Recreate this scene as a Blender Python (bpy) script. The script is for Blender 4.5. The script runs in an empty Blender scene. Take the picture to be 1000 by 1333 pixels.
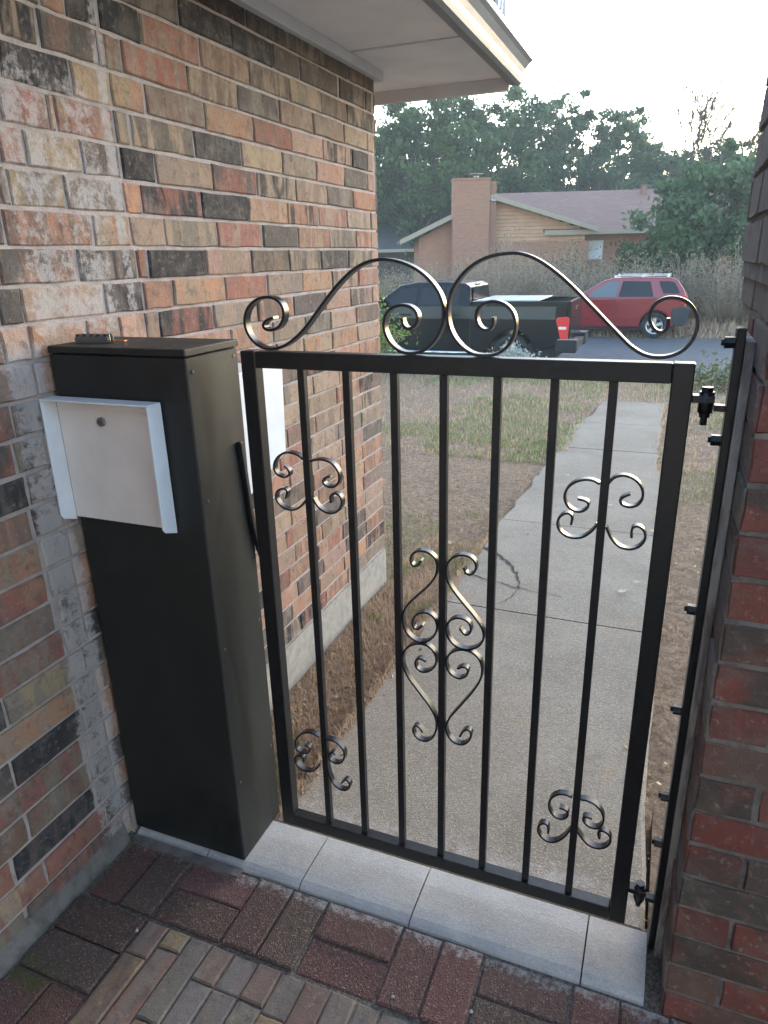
import bpy, math, random
import numpy as np
from mathutils import Vector, Matrix, noise
random.seed(7); rng = np.random.default_rng(11)
R = math.radians
scene = bpy.context.scene
col = scene.collection

# ------------------------------------------------------------------ camera
cam_d = bpy.data.cameras.new('camera'); cam = bpy.data.objects.new('camera', cam_d); col.objects.link(cam)
YAW, PITCH, ROLL, FPX = R(22.12763), R(70.01004), R(-1.40239), 908.02
cam.matrix_world = (Matrix.Translation((0.865, -1.333, 1.482)) @ Matrix.Rotation(YAW, 4, 'Z')
                    @ Matrix.Rotation(PITCH, 4, 'X') @ Matrix.Rotation(ROLL, 4, 'Z'))
cam_d.sensor_fit = 'VERTICAL'; cam_d.sensor_height = 24.0; cam_d.lens = FPX / 1333.0 * 24.0
cam_d.clip_start = 0.02; cam_d.clip_end = 3000
scene.camera = cam

# ------------------------------------------------------------------ light
SUN_AZ, SUN_EL = R(16.0), R(15.0)            # azimuth measured from +Y towards +X
world = bpy.data.worlds.new('World'); scene.world = world; world.use_nodes = True
wn, wl = world.node_tree.nodes, world.node_tree.links
wn.clear()
sky = wn.new('ShaderNodeTexSky'); sky.sky_type = 'NISHITA'; sky.sun_disc = False
sky.sun_elevation = SUN_EL; sky.sun_rotation = SUN_AZ
sky.air_density = 1.0; sky.dust_density = 0.9; sky.ozone_density = 1.0
bg = wn.new('ShaderNodeBackground'); bg.inputs[1].default_value = 0.15
wo = wn.new('ShaderNodeOutputWorld')
wl.new(sky.outputs[0], bg.inputs[0]); wl.new(bg.outputs[0], wo.inputs[0])
sun_d = bpy.data.lights.new('sun', 'SUN'); sun = bpy.data.objects.new('sun', sun_d); col.objects.link(sun)
sun_d.energy = 0.15; sun_d.angle = R(16.0); sun_d.color = (1.0, 0.94, 0.86)
sd = Vector((math.sin(SUN_AZ) * math.cos(SUN_EL), math.cos(SUN_AZ) * math.cos(SUN_EL), math.sin(SUN_EL)))
sun.rotation_euler = sd.to_track_quat('Z', 'Y').to_euler()
scene.view_settings.view_transform = 'Standard'; scene.view_settings.look = 'None'
scene.view_settings.exposure = 2.65; scene.view_settings.gamma = 1.0
scene.render.engine = 'CYCLES'
scene.cycles.max_bounces = 8; scene.cycles.diffuse_bounces = 4; scene.cycles.volume_bounces = 0
scene.cycles.transparent_max_bounces = 8

# ------------------------------------------------------------------ data traced from measurements (metres)
WALL_ROWS = {
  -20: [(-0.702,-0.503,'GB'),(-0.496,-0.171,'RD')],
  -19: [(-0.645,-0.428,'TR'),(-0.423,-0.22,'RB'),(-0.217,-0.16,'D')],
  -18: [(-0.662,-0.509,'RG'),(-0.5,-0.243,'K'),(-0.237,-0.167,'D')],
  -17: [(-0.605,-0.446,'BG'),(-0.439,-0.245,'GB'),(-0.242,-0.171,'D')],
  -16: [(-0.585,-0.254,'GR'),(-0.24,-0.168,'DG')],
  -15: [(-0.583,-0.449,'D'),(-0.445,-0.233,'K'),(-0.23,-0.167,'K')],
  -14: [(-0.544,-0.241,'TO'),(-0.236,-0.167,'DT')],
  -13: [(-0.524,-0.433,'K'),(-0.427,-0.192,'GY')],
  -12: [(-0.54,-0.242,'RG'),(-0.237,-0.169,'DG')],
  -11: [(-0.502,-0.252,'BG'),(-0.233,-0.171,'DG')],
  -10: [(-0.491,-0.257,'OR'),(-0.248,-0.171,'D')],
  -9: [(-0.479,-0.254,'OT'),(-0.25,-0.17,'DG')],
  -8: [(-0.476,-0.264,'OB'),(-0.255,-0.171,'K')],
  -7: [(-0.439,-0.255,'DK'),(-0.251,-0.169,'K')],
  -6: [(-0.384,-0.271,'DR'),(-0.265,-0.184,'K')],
  -5: [(-0.346,-0.256,'RB'),(-0.254,-0.17,'KG'),(0.599,0.874,'RD'),(0.88,1.079,'TG'),(1.085,1.329,'TO'),(1.337,1.59,'OT'),(1.599,1.846,'TP')],
  -4: [(-0.294,-0.177,'P'),(-0.175,0.161,'TP'),(0.354,0.599,'PO'),(0.603,0.859,'OT'),(0.865,1.102,'TG'),(1.108,1.324,'DG'),(1.331,1.58,'PT'),(1.589,1.841,'BD')],
  -3: [(-0.242,-0.171,'P'),(-0.169,-0.003,'TO'),(0.002,0.108,'TO'),(0.111,0.208,'P'),(0.211,0.264,'T'),(0.267,0.517,'KR'),(0.521,0.77,'GT'),(0.774,1.021,'OD'),(1.027,1.283,'D'),(1.29,1.53,'PO'),(1.538,1.771,'DP'),(1.781,1.856,'P')],
  -2: [(-0.232,-0.176,'D'),(-0.172,0.071,'TP'),(0.077,0.215,'K'),(0.221,0.336,'OB'),(0.34,0.592,'OT'),(0.597,0.847,'OR'),(0.852,1.104,'GT'),(1.104,1.356,'OT'),(1.363,1.619,'PD'),(1.628,1.852,'RP')],
  -1: [(-0.213,-0.005,'DO'),(0.007,0.205,'KG'),(0.211,0.246,'BR'),(0.253,0.506,'K'),(0.51,0.757,'PT'),(0.761,1.009,'DB'),(1.015,1.267,'DT'),(1.267,1.521,'DK'),(1.529,1.774,'TD'),(1.783,1.858,'P')],
  0: [(-0.226,-0.184,'G'),(-0.178,0.068,'BO'),(0.073,0.198,'TO'),(0.204,0.335,'T'),(0.338,0.58,'GT'),(0.584,0.837,'RT'),(0.847,1.089,'D'),(1.095,1.352,'TR'),(1.352,1.609,'TD'),(1.617,1.78,'RT'),(1.78,1.854,'P')],
  1: [(-0.174,-0.149,'G'),(-0.147,-0.001,'GY'),(0.003,0.188,'BG'),(0.196,0.256,'O'),(0.259,0.513,'KR'),(0.517,0.764,'K'),(0.769,1.02,'TO'),(1.026,1.267,'KO'),(1.273,1.521,'PR'),(1.529,1.777,'GP'),(1.786,1.85,'P')],
  2: [(-0.154,-0.092,'P'),(-0.088,0.065,'TY'),(0.07,0.196,'BD'),(0.202,0.326,'K'),(0.332,0.581,'TG'),(0.585,0.823,'DR'),(0.833,1.093,'KT'),(1.099,1.349,'TB'),(1.349,1.591,'DG'),(1.599,1.846,'RO')],
  3: [(-0.134,-0.01,'BR'),(0.012,0.192,'RT'),(0.198,0.244,'TG'),(0.255,0.507,'TD'),(0.514,0.75,'DK'),(0.755,1.005,'TY'),(1.011,1.26,'GT'),(1.267,1.514,'OP'),(1.514,1.754,'D'),(1.763,1.834,'P')],
  4: [(-0.115,0.072,'K'),(0.076,0.197,'YT'),(0.199,0.317,'YO'),(0.323,0.572,'BG'),(0.576,0.83,'OT'),(0.835,1.081,'RB'),(1.081,1.328,'TP'),(1.334,1.598,'KP'),(1.606,1.752,'K'),(1.761,1.83,'P')],
  5: [(-0.095,-0.003,'K'),(0.005,0.172,'DB'),(0.196,0.25,'GR'),(0.256,0.506,'RT'),(0.512,0.756,'BT'),(0.76,1.008,'DG'),(1.013,1.255,'TB'),(1.261,1.523,'BG'),(1.53,1.759,'T'),(1.767,1.836,'P')],
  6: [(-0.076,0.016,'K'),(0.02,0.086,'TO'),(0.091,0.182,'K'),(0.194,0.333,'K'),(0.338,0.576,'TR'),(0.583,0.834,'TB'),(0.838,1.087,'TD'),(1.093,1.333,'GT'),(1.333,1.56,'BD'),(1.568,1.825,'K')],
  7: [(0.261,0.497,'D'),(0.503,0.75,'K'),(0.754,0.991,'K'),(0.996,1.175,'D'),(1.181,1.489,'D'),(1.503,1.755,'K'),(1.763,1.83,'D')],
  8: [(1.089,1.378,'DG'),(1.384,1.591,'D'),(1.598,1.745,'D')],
}
SCROLLS = {
 'top': [
  [(0.0873,1.37),(0.0659,1.3648),(0.0576,1.3535),(0.064,1.3444),(0.0819,1.3421),(0.1036,1.3525),(0.1143,1.3751),(0.1102,1.3974),(0.0937,1.4097),(0.0703,1.4122),(0.0459,1.4074),(0.0229,1.3898),(0.0123,1.3643),(0.0174,1.336),(0.0366,1.313),(0.0633,1.3032),(0.0907,1.3048),(0.1215,1.3173),(0.1586,1.3456),(0.1956,1.3902),(0.2309,1.4283),(0.2647,1.4582),(0.2971,1.4759),(0.3335,1.4827),(0.3739,1.4757),(0.4086,1.4604),(0.4332,1.4401),(0.4528,1.4155),(0.4603,1.3907),(0.4581,1.3588),(0.4458,1.3331),(0.4231,1.309),(0.3999,1.2998),(0.3713,1.3015),(0.3479,1.3194),(0.3342,1.3455),(0.3349,1.3717),(0.3467,1.3881),(0.3676,1.3965),(0.3905,1.3952),(0.4056,1.3837),(0.408,1.3675),(0.4003,1.3535),(0.3849,1.3476),(0.3747,1.3579),(0.3739,1.371)],
  [(0.555,1.3738),(0.5566,1.3607),(0.5498,1.35),(0.5378,1.3483),(0.5255,1.3584),(0.5211,1.3755),(0.5248,1.3906),(0.5384,1.401),(0.558,1.4036),(0.5776,1.3981),(0.5936,1.3833),(0.5992,1.3611),(0.5955,1.3385),(0.5845,1.3192),(0.5652,1.3041),(0.5412,1.2996),(0.5166,1.3029),(0.4916,1.3192),(0.4726,1.3443),(0.4641,1.3713),(0.4679,1.4056),(0.4778,1.4318),(0.5014,1.4591),(0.5286,1.4767),(0.5592,1.4842),(0.5819,1.4854),(0.6007,1.485),(0.6214,1.4793),(0.6497,1.464),(0.6873,1.4359),(0.7316,1.3924),(0.7756,1.3508),(0.8053,1.3208),(0.8336,1.3067),(0.8663,1.3076),(0.8911,1.3189),(0.9063,1.3436),(0.9088,1.3691),(0.8982,1.3927),(0.8811,1.4065),(0.8552,1.4103),(0.8365,1.4015),(0.8282,1.385),(0.8288,1.3684),(0.8393,1.3517),(0.8535,1.3484),(0.8614,1.3586),(0.8597,1.3742)],
],
 'middle': [
  [(0.4115,0.8582),(0.4052,0.8444),(0.3926,0.8382),(0.3835,0.8499),(0.3866,0.8697),(0.4033,0.8814),(0.426,0.8815),(0.4443,0.8692),(0.4485,0.8485),(0.4465,0.8267),(0.43,0.8003),(0.4048,0.7741),(0.3768,0.7447),(0.3634,0.7196),(0.3643,0.6873),(0.3758,0.6638),(0.3997,0.6496),(0.4214,0.6538),(0.4407,0.6715),(0.4491,0.6938),(0.4469,0.7162),(0.4321,0.7317),(0.4131,0.7315),(0.3937,0.7204),(0.3862,0.7006),(0.3913,0.683),(0.4042,0.6822),(0.4138,0.6988)],
  [(0.5067,0.8549),(0.5089,0.8426),(0.5209,0.8372),(0.5325,0.8461),(0.536,0.8654),(0.5259,0.8806),(0.5062,0.8854),(0.4865,0.8793),(0.4707,0.8645),(0.466,0.8425),(0.469,0.8172),(0.4835,0.7957),(0.5082,0.7671),(0.537,0.7369),(0.5537,0.7134),(0.5563,0.6915),(0.5487,0.672),(0.5307,0.657),(0.506,0.652),(0.483,0.6613),(0.4681,0.6837),(0.4679,0.7087),(0.4802,0.7267),(0.5006,0.7339),(0.5211,0.7274),(0.5284,0.7086),(0.5218,0.6916),(0.5095,0.6893),(0.5002,0.7056)],
  [(0.4213,0.6042),(0.4038,0.6125),(0.3928,0.6006),(0.3948,0.5793),(0.4124,0.571),(0.4322,0.5801),(0.4473,0.6001),(0.4472,0.6261),(0.43,0.6485),(0.4041,0.6504),(0.3777,0.6382),(0.3632,0.6162),(0.3614,0.5819),(0.3723,0.5549),(0.4033,0.5174),(0.4344,0.4798),(0.4478,0.4528),(0.4479,0.4222),(0.439,0.3941),(0.4208,0.3777),(0.3979,0.3805),(0.3842,0.4005),(0.389,0.42),(0.4027,0.4209),(0.4127,0.4053)],
  [(0.4963,0.601),(0.5109,0.6112),(0.5234,0.6068),(0.5197,0.5848),(0.5031,0.5731),(0.4817,0.5789),(0.4679,0.5997),(0.4686,0.6235),(0.4831,0.6451),(0.506,0.6543),(0.5308,0.6524),(0.5496,0.6356),(0.5543,0.6134),(0.5529,0.5851),(0.5371,0.553),(0.5041,0.5016),(0.4743,0.4594),(0.4679,0.4325),(0.4747,0.4087),(0.4926,0.3929),(0.5145,0.3937),(0.5316,0.4136),(0.5332,0.4368),(0.5245,0.4445),(0.5116,0.4362),(0.5045,0.4166)],
],
 'ul': [
  [(0.1364,1.0636),(0.1186,1.0765),(0.0905,1.0801),(0.067,1.0666),(0.0532,1.0421),(0.0599,1.0219),(0.082,1.015),(0.0988,1.0237),(0.0966,1.037),(0.0845,1.0447)],
  [(0.1329,0.9664),(0.1153,0.9434),(0.0888,0.9362),(0.0634,0.9468),(0.0519,0.967),(0.0601,0.986),(0.0802,0.9928),(0.0914,0.9861),(0.0814,0.967)],
  [(0.1519,1.062),(0.1739,1.0695),(0.2041,1.0663),(0.2212,1.0451),(0.2231,1.0224),(0.21,1.0038),(0.1886,1.0046),(0.1768,1.0151),(0.1837,1.0274),(0.1992,1.0305)],
  [(0.1525,0.9744),(0.1636,0.9517),(0.1911,0.938),(0.2164,0.9486),(0.2279,0.9706),(0.2215,0.9904),(0.2065,0.9947),(0.1936,0.9846),(0.1977,0.9685)],
],
 'ur': [
  [(0.7708,1.0678),(0.7601,1.0742),(0.7445,1.0757),(0.7243,1.069),(0.7095,1.0544),(0.7047,1.0349),(0.712,1.0165),(0.7287,1.0048),(0.746,1.0087),(0.7555,1.0212),(0.7529,1.0323),(0.7319,1.0339)],
  [(0.7844,1.0672),(0.7946,1.0847),(0.8107,1.0905),(0.8308,1.0862),(0.847,1.0715),(0.8523,1.0501),(0.8458,1.0329),(0.8299,1.0256),(0.8129,1.0293),(0.8085,1.04),(0.8147,1.0463),(0.8274,1.0531)],
  [(0.7722,0.9848),(0.763,0.9682),(0.7465,0.9524),(0.7217,0.9492),(0.7012,0.9605),(0.6938,0.9794),(0.7008,0.9958),(0.7145,1.0052),(0.7273,0.9989),(0.7233,0.979)],
  [(0.7896,0.9831),(0.7983,0.961),(0.8136,0.9435),(0.8345,0.9393),(0.8541,0.947),(0.865,0.9657),(0.8605,0.9841),(0.848,0.9928),(0.8367,0.9888),(0.8361,0.9773),(0.8378,0.966)],
],
 'll': [
  [(0.1275,0.3152),(0.1169,0.3217),(0.0997,0.3238),(0.0793,0.3172),(0.0602,0.2974),(0.0521,0.2735),(0.0572,0.2557),(0.0719,0.2488),(0.0899,0.2524),(0.1008,0.265),(0.0966,0.2774),(0.0841,0.2781)],
  [(0.1262,0.2312),(0.1148,0.2086),(0.0961,0.1934),(0.0756,0.1916),(0.0558,0.2027),(0.0468,0.2197),(0.0531,0.2353),(0.0689,0.2425),(0.0787,0.237),(0.0764,0.2211)],
  [(0.1458,0.3134),(0.1631,0.318),(0.1821,0.3112),(0.1981,0.2944),(0.2008,0.2739),(0.1913,0.2524),(0.1762,0.2427),(0.1593,0.246),(0.1502,0.2597),(0.1559,0.2748),(0.1683,0.2782),(0.1716,0.2711)],
  [(0.1464,0.2369),(0.1493,0.1993),(0.1604,0.1748),(0.1796,0.1611),(0.1969,0.1622),(0.2098,0.1759),(0.2117,0.193),(0.1989,0.2057),(0.1857,0.1852)],
],
 'lr': [
  [(0.7695,0.3209),(0.7584,0.3252),(0.7416,0.323),(0.7254,0.3103),(0.718,0.2893),(0.7204,0.2681),(0.7337,0.2518),(0.7511,0.2496),(0.7639,0.2601),(0.7652,0.2763),(0.7563,0.2828),(0.7442,0.282)],
  [(0.7885,0.3208),(0.8014,0.3233),(0.8205,0.3187),(0.837,0.3026),(0.8442,0.2804),(0.8392,0.2602),(0.8285,0.2472),(0.8116,0.2493),(0.7989,0.2592),(0.7956,0.2721),(0.8047,0.2782),(0.8169,0.2745)],
  [(0.7721,0.2281),(0.7615,0.202),(0.7431,0.1793),(0.7234,0.1724),(0.705,0.1841),(0.6959,0.2022),(0.7006,0.22),(0.7127,0.2289),(0.7229,0.2243),(0.7231,0.2001)],
  [(0.7866,0.2298),(0.8002,0.209),(0.8157,0.1952),(0.8351,0.1924),(0.8534,0.2021),(0.8636,0.2216),(0.8609,0.2395),(0.8471,0.2504),(0.8343,0.2476),(0.8317,0.2357),(0.8379,0.2237)],
],
}


# ------------------------------------------------------------------ materials
def newmat(name):
    m = bpy.data.materials.new(name); m.use_nodes = True
    nt = m.node_tree; nt.nodes.clear()
    out = nt.nodes.new('ShaderNodeOutputMaterial'); b = nt.nodes.new('ShaderNodeBsdfPrincipled')
    nt.links.new(b.outputs[0], out.inputs[0])
    return m, nt, b
class G:
    """small helper that chains shader nodes"""
    def __init__(s, nt): s.nt = nt
    def n(s, t, **kw):
        x = s.nt.nodes.new(t)
        for k, v in kw.items(): setattr(x, k, v)
        return x
    def l(s, a, b): s.nt.links.new(a, b)
    def val(s, inp, v):
        if hasattr(v, 'is_output'): s.l(v, inp)
        else: inp.default_value = v
    def math(s, op, a, b=0.0, c=0.0):
        x = s.n('ShaderNodeMath', operation=op); s.val(x.inputs[0], a); s.val(x.inputs[1], b); s.val(x.inputs[2], c); return x.outputs[0]
    def mp(s, v, a, b, c=0.0, d=1.0):
        x = s.n('ShaderNodeMapRange', interpolation_type='SMOOTHSTEP'); s.val(x.inputs[0], v)
        for i, q in enumerate((a, b, c, d)): x.inputs[i+1].default_value = q
        return x.outputs[0]
    def pos(s): return s.n('ShaderNodeNewGeometry').outputs['Position']
    def obj(s): return s.n('ShaderNodeTexCoord').outputs['Object']
    def scale(s, v, sc):
        x = s.n('ShaderNodeMapping'); s.l(v, x.inputs[0]); x.inputs['Scale'].default_value = sc; return x.outputs[0]
    def noise(s, v, sc, det=4, rough=.6, dist=0.0):
        x = s.n('ShaderNodeTexNoise'); s.l(v, x.inputs['Vector']); x.inputs['Scale'].default_value = sc
        x.inputs['Detail'].default_value = det; x.inputs['Roughness'].default_value = rough; x.inputs['Distortion'].default_value = dist
        return x.outputs[0]
    def vor(s, v, sc, feat='F1', o=0):
        x = s.n('ShaderNodeTexVoronoi', feature=feat); s.l(v, x.inputs['Vector']); x.inputs['Scale'].default_value = sc; return x.outputs[o]
    def mix(s, f, a, b, mode='MIX'):
        x = s.n('ShaderNodeMix', data_type='RGBA', blend_type=mode); s.val(x.inputs[0], f)
        for i, q in ((6, a), (7, b)):
            if hasattr(q, 'is_output'): s.l(q, x.inputs[i])
            else: x.inputs[i].default_value = (*q, 1) if len(q) == 3 else q
        return x.outputs[2]
    def attr(s, name, o='Color'):
        x = s.n('ShaderNodeAttribute', attribute_name=name); return x.outputs[o]
    def sep(s, v):
        x = s.n('ShaderNodeSeparateXYZ'); s.l(v, x.inputs[0]); return x.outputs
    def bump(s, h, st, dist, b):
        x = s.n('ShaderNodeBump'); x.inputs['Strength'].default_value = st; x.inputs['Distance'].default_value = dist
        s.l(h, x.inputs['Height']); s.l(x.outputs[0], b.inputs['Normal'])
def simple(name, c, rough=.6, metal=0.0, var=.0, sc=20, bumpd=0.0, spec=.5, coat=0.0):
    m, nt, b = newmat(name); g = G(nt)
    b.inputs['Roughness'].default_value = rough; b.inputs['Metallic'].default_value = metal
    b.inputs['Specular IOR Level'].default_value = spec; b.inputs['Coat Weight'].default_value = coat; b.inputs['Coat Roughness'].default_value = .05
    if var or bumpd:
        n = g.noise(g.obj(), sc)
        g.l(g.mix(g.mp(n, .3, .7), tuple(x*(1-var) for x in c), tuple(min(1, x*(1+var)) for x in c)), b.inputs['Base Color'])
        if bumpd: g.bump(n, .6, bumpd, b)
    else: b.inputs['Base Color'].default_value = (*c, 1)
    return m

def brick_mat(name, lime=True, stripe=(1, 24, 5), bumpd=.003):
    m, nt, b = newmat(name); g = G(nt); p = g.pos()
    c1, c2 = g.attr('Col'), g.attr('Col2')
    st = g.noise(g.scale(p, stripe), 1.0, 3, .5, .6)
    c = g.mix(g.mp(st, .42, .58, 0.0, .85), c1, c2)
    blot = g.noise(p, 34, 5, .65, .4)
    c = g.mix(g.math('MULTIPLY', g.mp(blot, .48, .72), .6), c, (.075, .062, .058))
    c = g.mix(g.math('MULTIPLY', g.mp(g.noise(p, 13, 4, .65, .5), .45, .7), .4), c, (.20, .16, .135))
    c = g.mix(g.math('MULTIPLY', g.mp(g.noise(p, 60, 4, .7), .55, .75), .45), c, (.45, .36, .27))
    fine = g.noise(p, 420, 3, .7)
    c = g.mix(g.mp(fine, .3, .75, 0, .45), c, g.mix(.5, c, (.02, .02, .02)))
    if lime:
        s = g.sep(p); y, z = s[1], s[2]
        ln = g.noise(p, 46, 6, .75, .3); ln2 = g.noise(g.scale(p, (1, 1, .5)), 11, 3, .5)
        b1 = g.math('MULTIPLY', g.mp(g.math('ABSOLUTE', g.math('SUBTRACT', y, .168)), .006, .038, 1, 0), g.mp(z, 1.2, 1.4))
        b2 = g.math('MULTIPLY', g.mp(g.math('ABSOLUTE', g.math('SUBTRACT', y, -.20)), .035, .085, 1, 0), g.mp(z, 1.40, 1.30))
        b3 = g.math('MULTIPLY', g.math('MULTIPLY', g.mp(g.math('ABSOLUTE', g.math('SUBTRACT', y, -.02)), .1, .24, 1, 0), g.mp(g.math('ABSOLUTE', g.math('SUBTRACT', z, 1.60)), .2, .42, 1, 0)), .84)
        band = g.math('MAXIMUM', g.math('MAXIMUM', b1, b2), b3)
        amt = g.mp(g.math('ADD', g.math('MULTIPLY', band, .41), g.math('ADD', g.math('MULTIPLY', ln, .75), g.math('MULTIPLY', ln2, .45))), .86, 1.03)
        amt = g.math('MULTIPLY', amt, g.mp(band, .05, .4))
        c = g.mix(g.math('MULTIPLY', amt, .7), c, (.46, .42, .41))
        # faint mortar haze over everything
        c = g.mix(g.math('MULTIPLY', g.mp(g.noise(p, 18, 5, .7), .5, .75), .28), c, (.42, .36, .32))
    g.l(c, b.inputs['Base Color'])
    b.inputs['Roughness'].default_value = .88; b.inputs['Specular IOR Level'].default_value = .3
    g.bump(g.math('ADD', g.math('ADD', g.noise(p, 90, 6, .75), g.math('MULTIPLY', blot, .6)), g.math('MULTIPLY', g.mp(g.vor(p, 130), 0, .25), .35)), 1.0, bumpd*1.5, b)
    return m
def mortar_mat(name, c=(.47, .40, .375), c2=(.34, .285, .265)):
    m, nt, b = newmat(name); g = G(nt); p = g.pos()
    n = g.noise(p, 22, 5, .65)
    g.l(g.mix(g.mp(n, .35, .7), c, c2), b.inputs['Base Color'])
    b.inputs['Roughness'].default_value = .95
    g.bump(g.math('ADD', g.noise(p, 160, 5, .75), g.math('MULTIPLY', n, .8)), 1.0, .005, b)
    return m
M = {}
M['brick'] = brick_mat('brick_flashed'); M['brick_red'] = brick_mat('brick_red', False, (8, 1, 6)); M['mortar'] = mortar_mat('mortar')
M['mortar_dark'] = mortar_mat('mortar_aged', (.20, .18, .165), (.10, .09, .085))
M['concrete_base'] = mortar_mat('foundation_concrete', (.36, .33, .29), (.26, .24, .21))
def paver_mat():
    m, nt, b = newmat('exposed_aggregate_paver'); g = G(nt); p = g.pos()
    c = g.attr('Col')
    v = g.n('ShaderNodeTexVoronoi'); g.l(p, v.inputs['Vector']); v.inputs['Scale'].default_value = 300
    grit = g.sep(v.outputs['Color'])[0]
    c = g.mix(g.mp(grit, .5, 1.0, 0, .6), c, (.24, .14, .115))
    c = g.mix(g.mp(g.noise(p, 55, 4, .7), .5, .75, 0, .5), c, (.035, .03, .028))
    c = g.mix(g.mp(g.sep(v.outputs['Color'])[1], .96, .98, 0, .45), c, (.36, .30, .26))
    s = g.sep(p)                                     # cement slurry left along the white kerb
    edge = g.mp(s[1], -.215, -.16)
    c = g.mix(g.math('MULTIPLY', g.mp(g.math('ADD', g.noise(p, 60, 5, .7), g.math('MULTIPLY', edge, .30)), .62, .92), g.mp(edge, 0.0, .3)), c, (.33, .31, .29))
    moss = g.math('MULTIPLY', g.mp(s[0], -.22, -.36), g.mp(s[1], -.48, -.62))
    c = g.mix(g.math('MULTIPLY', g.mp(g.noise(p, 14, 4, .6), .45, .6), moss), c, (.07, .085, .02))
    g.l(c, b.inputs['Base Color']); b.inputs['Roughness'].default_value = .85; b.inputs['Specular IOR Level'].default_value = .35
    g.bump(g.math('ADD', v.outputs['Distance'], g.noise(p, 40, 3, .5)), 1.0, .0035, b)
    return m
M['paver'] = paver_mat()
M['clay'] = brick_mat('clay_paver', False, (30, 6, 1), .002)
def sand_mat():
    m, nt, b = newmat('joint_sand'); g = G(nt); p = g.pos()
    g.l(g.mix(g.mp(g.noise(p, 120, 4, .7), .4, .6), (.085, .07, .06), (.20, .17, .145)), b.inputs['Base Color'])
    b.inputs['Roughness'].default_value = 1; g.bump(g.noise(p, 300, 3, .7), 1, .003, b); return m
M['sand'] = sand_mat()
def concrete(name, ca, cb, stain, sc=3.0, lime=False, bumpd=.0015, spk=.65):
    m, nt, b = newmat(name); g = G(nt); p = g.pos()
    c = g.mix(g.mp(g.noise(p, sc, 6, .65, .4), .3, .7), ca, cb)
    c = g.mix(g.mp(g.noise(p, sc*2.7, 5, .7, 1.0), .52, .74, 0, .6), c, stain)
    v = g.n('ShaderNodeTexVoronoi'); g.l(p, v.inputs['Vector']); v.inputs['Scale'].default_value = 260
    c = g.mix(g.mp(g.sep(v.outputs['Color'])[0], .5, 1, 0, spk), c, tuple(x*.42 for x in ca))
    c = g.mix(g.mp(g.sep(v.outputs['Color'])[1], .75, 1, 0, spk), c, tuple(min(1, x*1.5) for x in ca))
    c = g.mix(g.mp(g.noise(p, 11, 6, .75, .6), .5, .72, 0, spk*.8), c, tuple(x*.55 for x in ca))
    c = g.mix(g.mp(g.noise(p, 240, 3, .8), .55, .8, 0, spk*.5), c, tuple(min(1, x*1.5) for x in ca))
    if lime:
        y = g.sep(p)[1]
        e = g.mp(y, .33, .06)
        a = g.mp(g.math('ADD', g.math('MULTIPLY', g.noise(p, 24, 6, .7, .6), .7), g.math('MULTIPLY', e, .30)), .50, .80)
        c = g.mix(g.math('MULTIPLY', g.math('MULTIPLY', a, g.mp(e, 0, .25)), .5), c, (.46, .44, .42))
    g.l(c, b.inputs['Base Color']); b.inputs['Roughness'].default_value = .9; b.inputs['Specular IOR Level'].default_value = .3
    g.bump(g.math('ADD', g.noise(p, 130, 5, .75), v.outputs['Distance']), .8, bumpd, b)
    return m
M['path'] = concrete('walkway_concrete', (.265, .23, .185), (.185, .156, .122), (.31, .21, .13), 1.7, True)
M['sill'] = concrete('cast_kerb_concrete', (.43, .42, .405), (.34, .335, .33), (.36, .36, .36), 5.0, False, .0006, .22)
M['paint_black'] = simple('black_gate_paint', (.007, .0075, .009), .36, 0, .35, 55, .0012, .42)
M['iron'] = simple('black_wrought_iron', (.009, .011, .016), .30, 0, .2, 60, .0004, .38)
def box_mat():
    m, nt, b = newmat('black_box_paint'); g = G(nt); p = g.obj()
    sm = g.noise(g.scale(p, (9, 9, 2.2)), 1.0, 5, .6, .8); dust = g.noise(p, 30, 6, .75)
    sc = g.mp(g.noise(g.scale(p, (8, 140, 30)), 1.0, 2, .5, .3), .70, .74, 0, .5)
    c = g.mix(g.mp(sm, .45, .75, 0, .5), (.009, .0108, .0112), (.022, .024, .023))
    c = g.mix(g.math('MULTIPLY', g.mp(dust, .58, .75), .35), c, (.06, .06, .055))
    c = g.mix(sc, c, (.035, .037, .036))
    g.l(c, b.inputs['Base Color']); g.l(g.mp(sm, .3, .75, .42, .62), b.inputs['Roughness']); b.inputs['Specular IOR Level'].default_value = .42
    g.bump(g.math('ADD', g.noise(p, 7, 2, .4), g.math('MULTIPLY', g.noise(p, 160, 3, .6), .06)), .35, .006, b); return m
M['box_black'] = box_mat()
M['white'] = simple('white_powder_coat', (.66, .69, .74), .45, 0, .05, 14, .0003)
M['white_panel'] = simple('white_panel', (.66, .62, .60), .5, 0, .05, 10, .0001)
M['steel'] = simple('dull_steel', (.35, .34, .33), .4, .9)
M['gun'] = simple('grey_anodised', (.16, .17, .18), .4, .7)
M['copper'] = simple('brass_key', (.85, .45, .28), .25, 1)
M['soffit'] = simple('painted_soffit', (.70, .71, .73), .7, 0, .06, 4, .0006)
M['trim'] = simple('painted_trim', (.50, .51, .53), .65, 0, .06, 6, .0006)
M['gutter'] = simple('gutter_metal', (.22, .24, .26), .5, 0, .08, 5, spec=.2)
M['glass'] = simple('window_glass', (.03, .05, .08), .05, 0, spec=.9)
M['shingle'] = simple('roof_shingle', (.20, .13, .108), .95, 0, .25, 9, .01)
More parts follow.
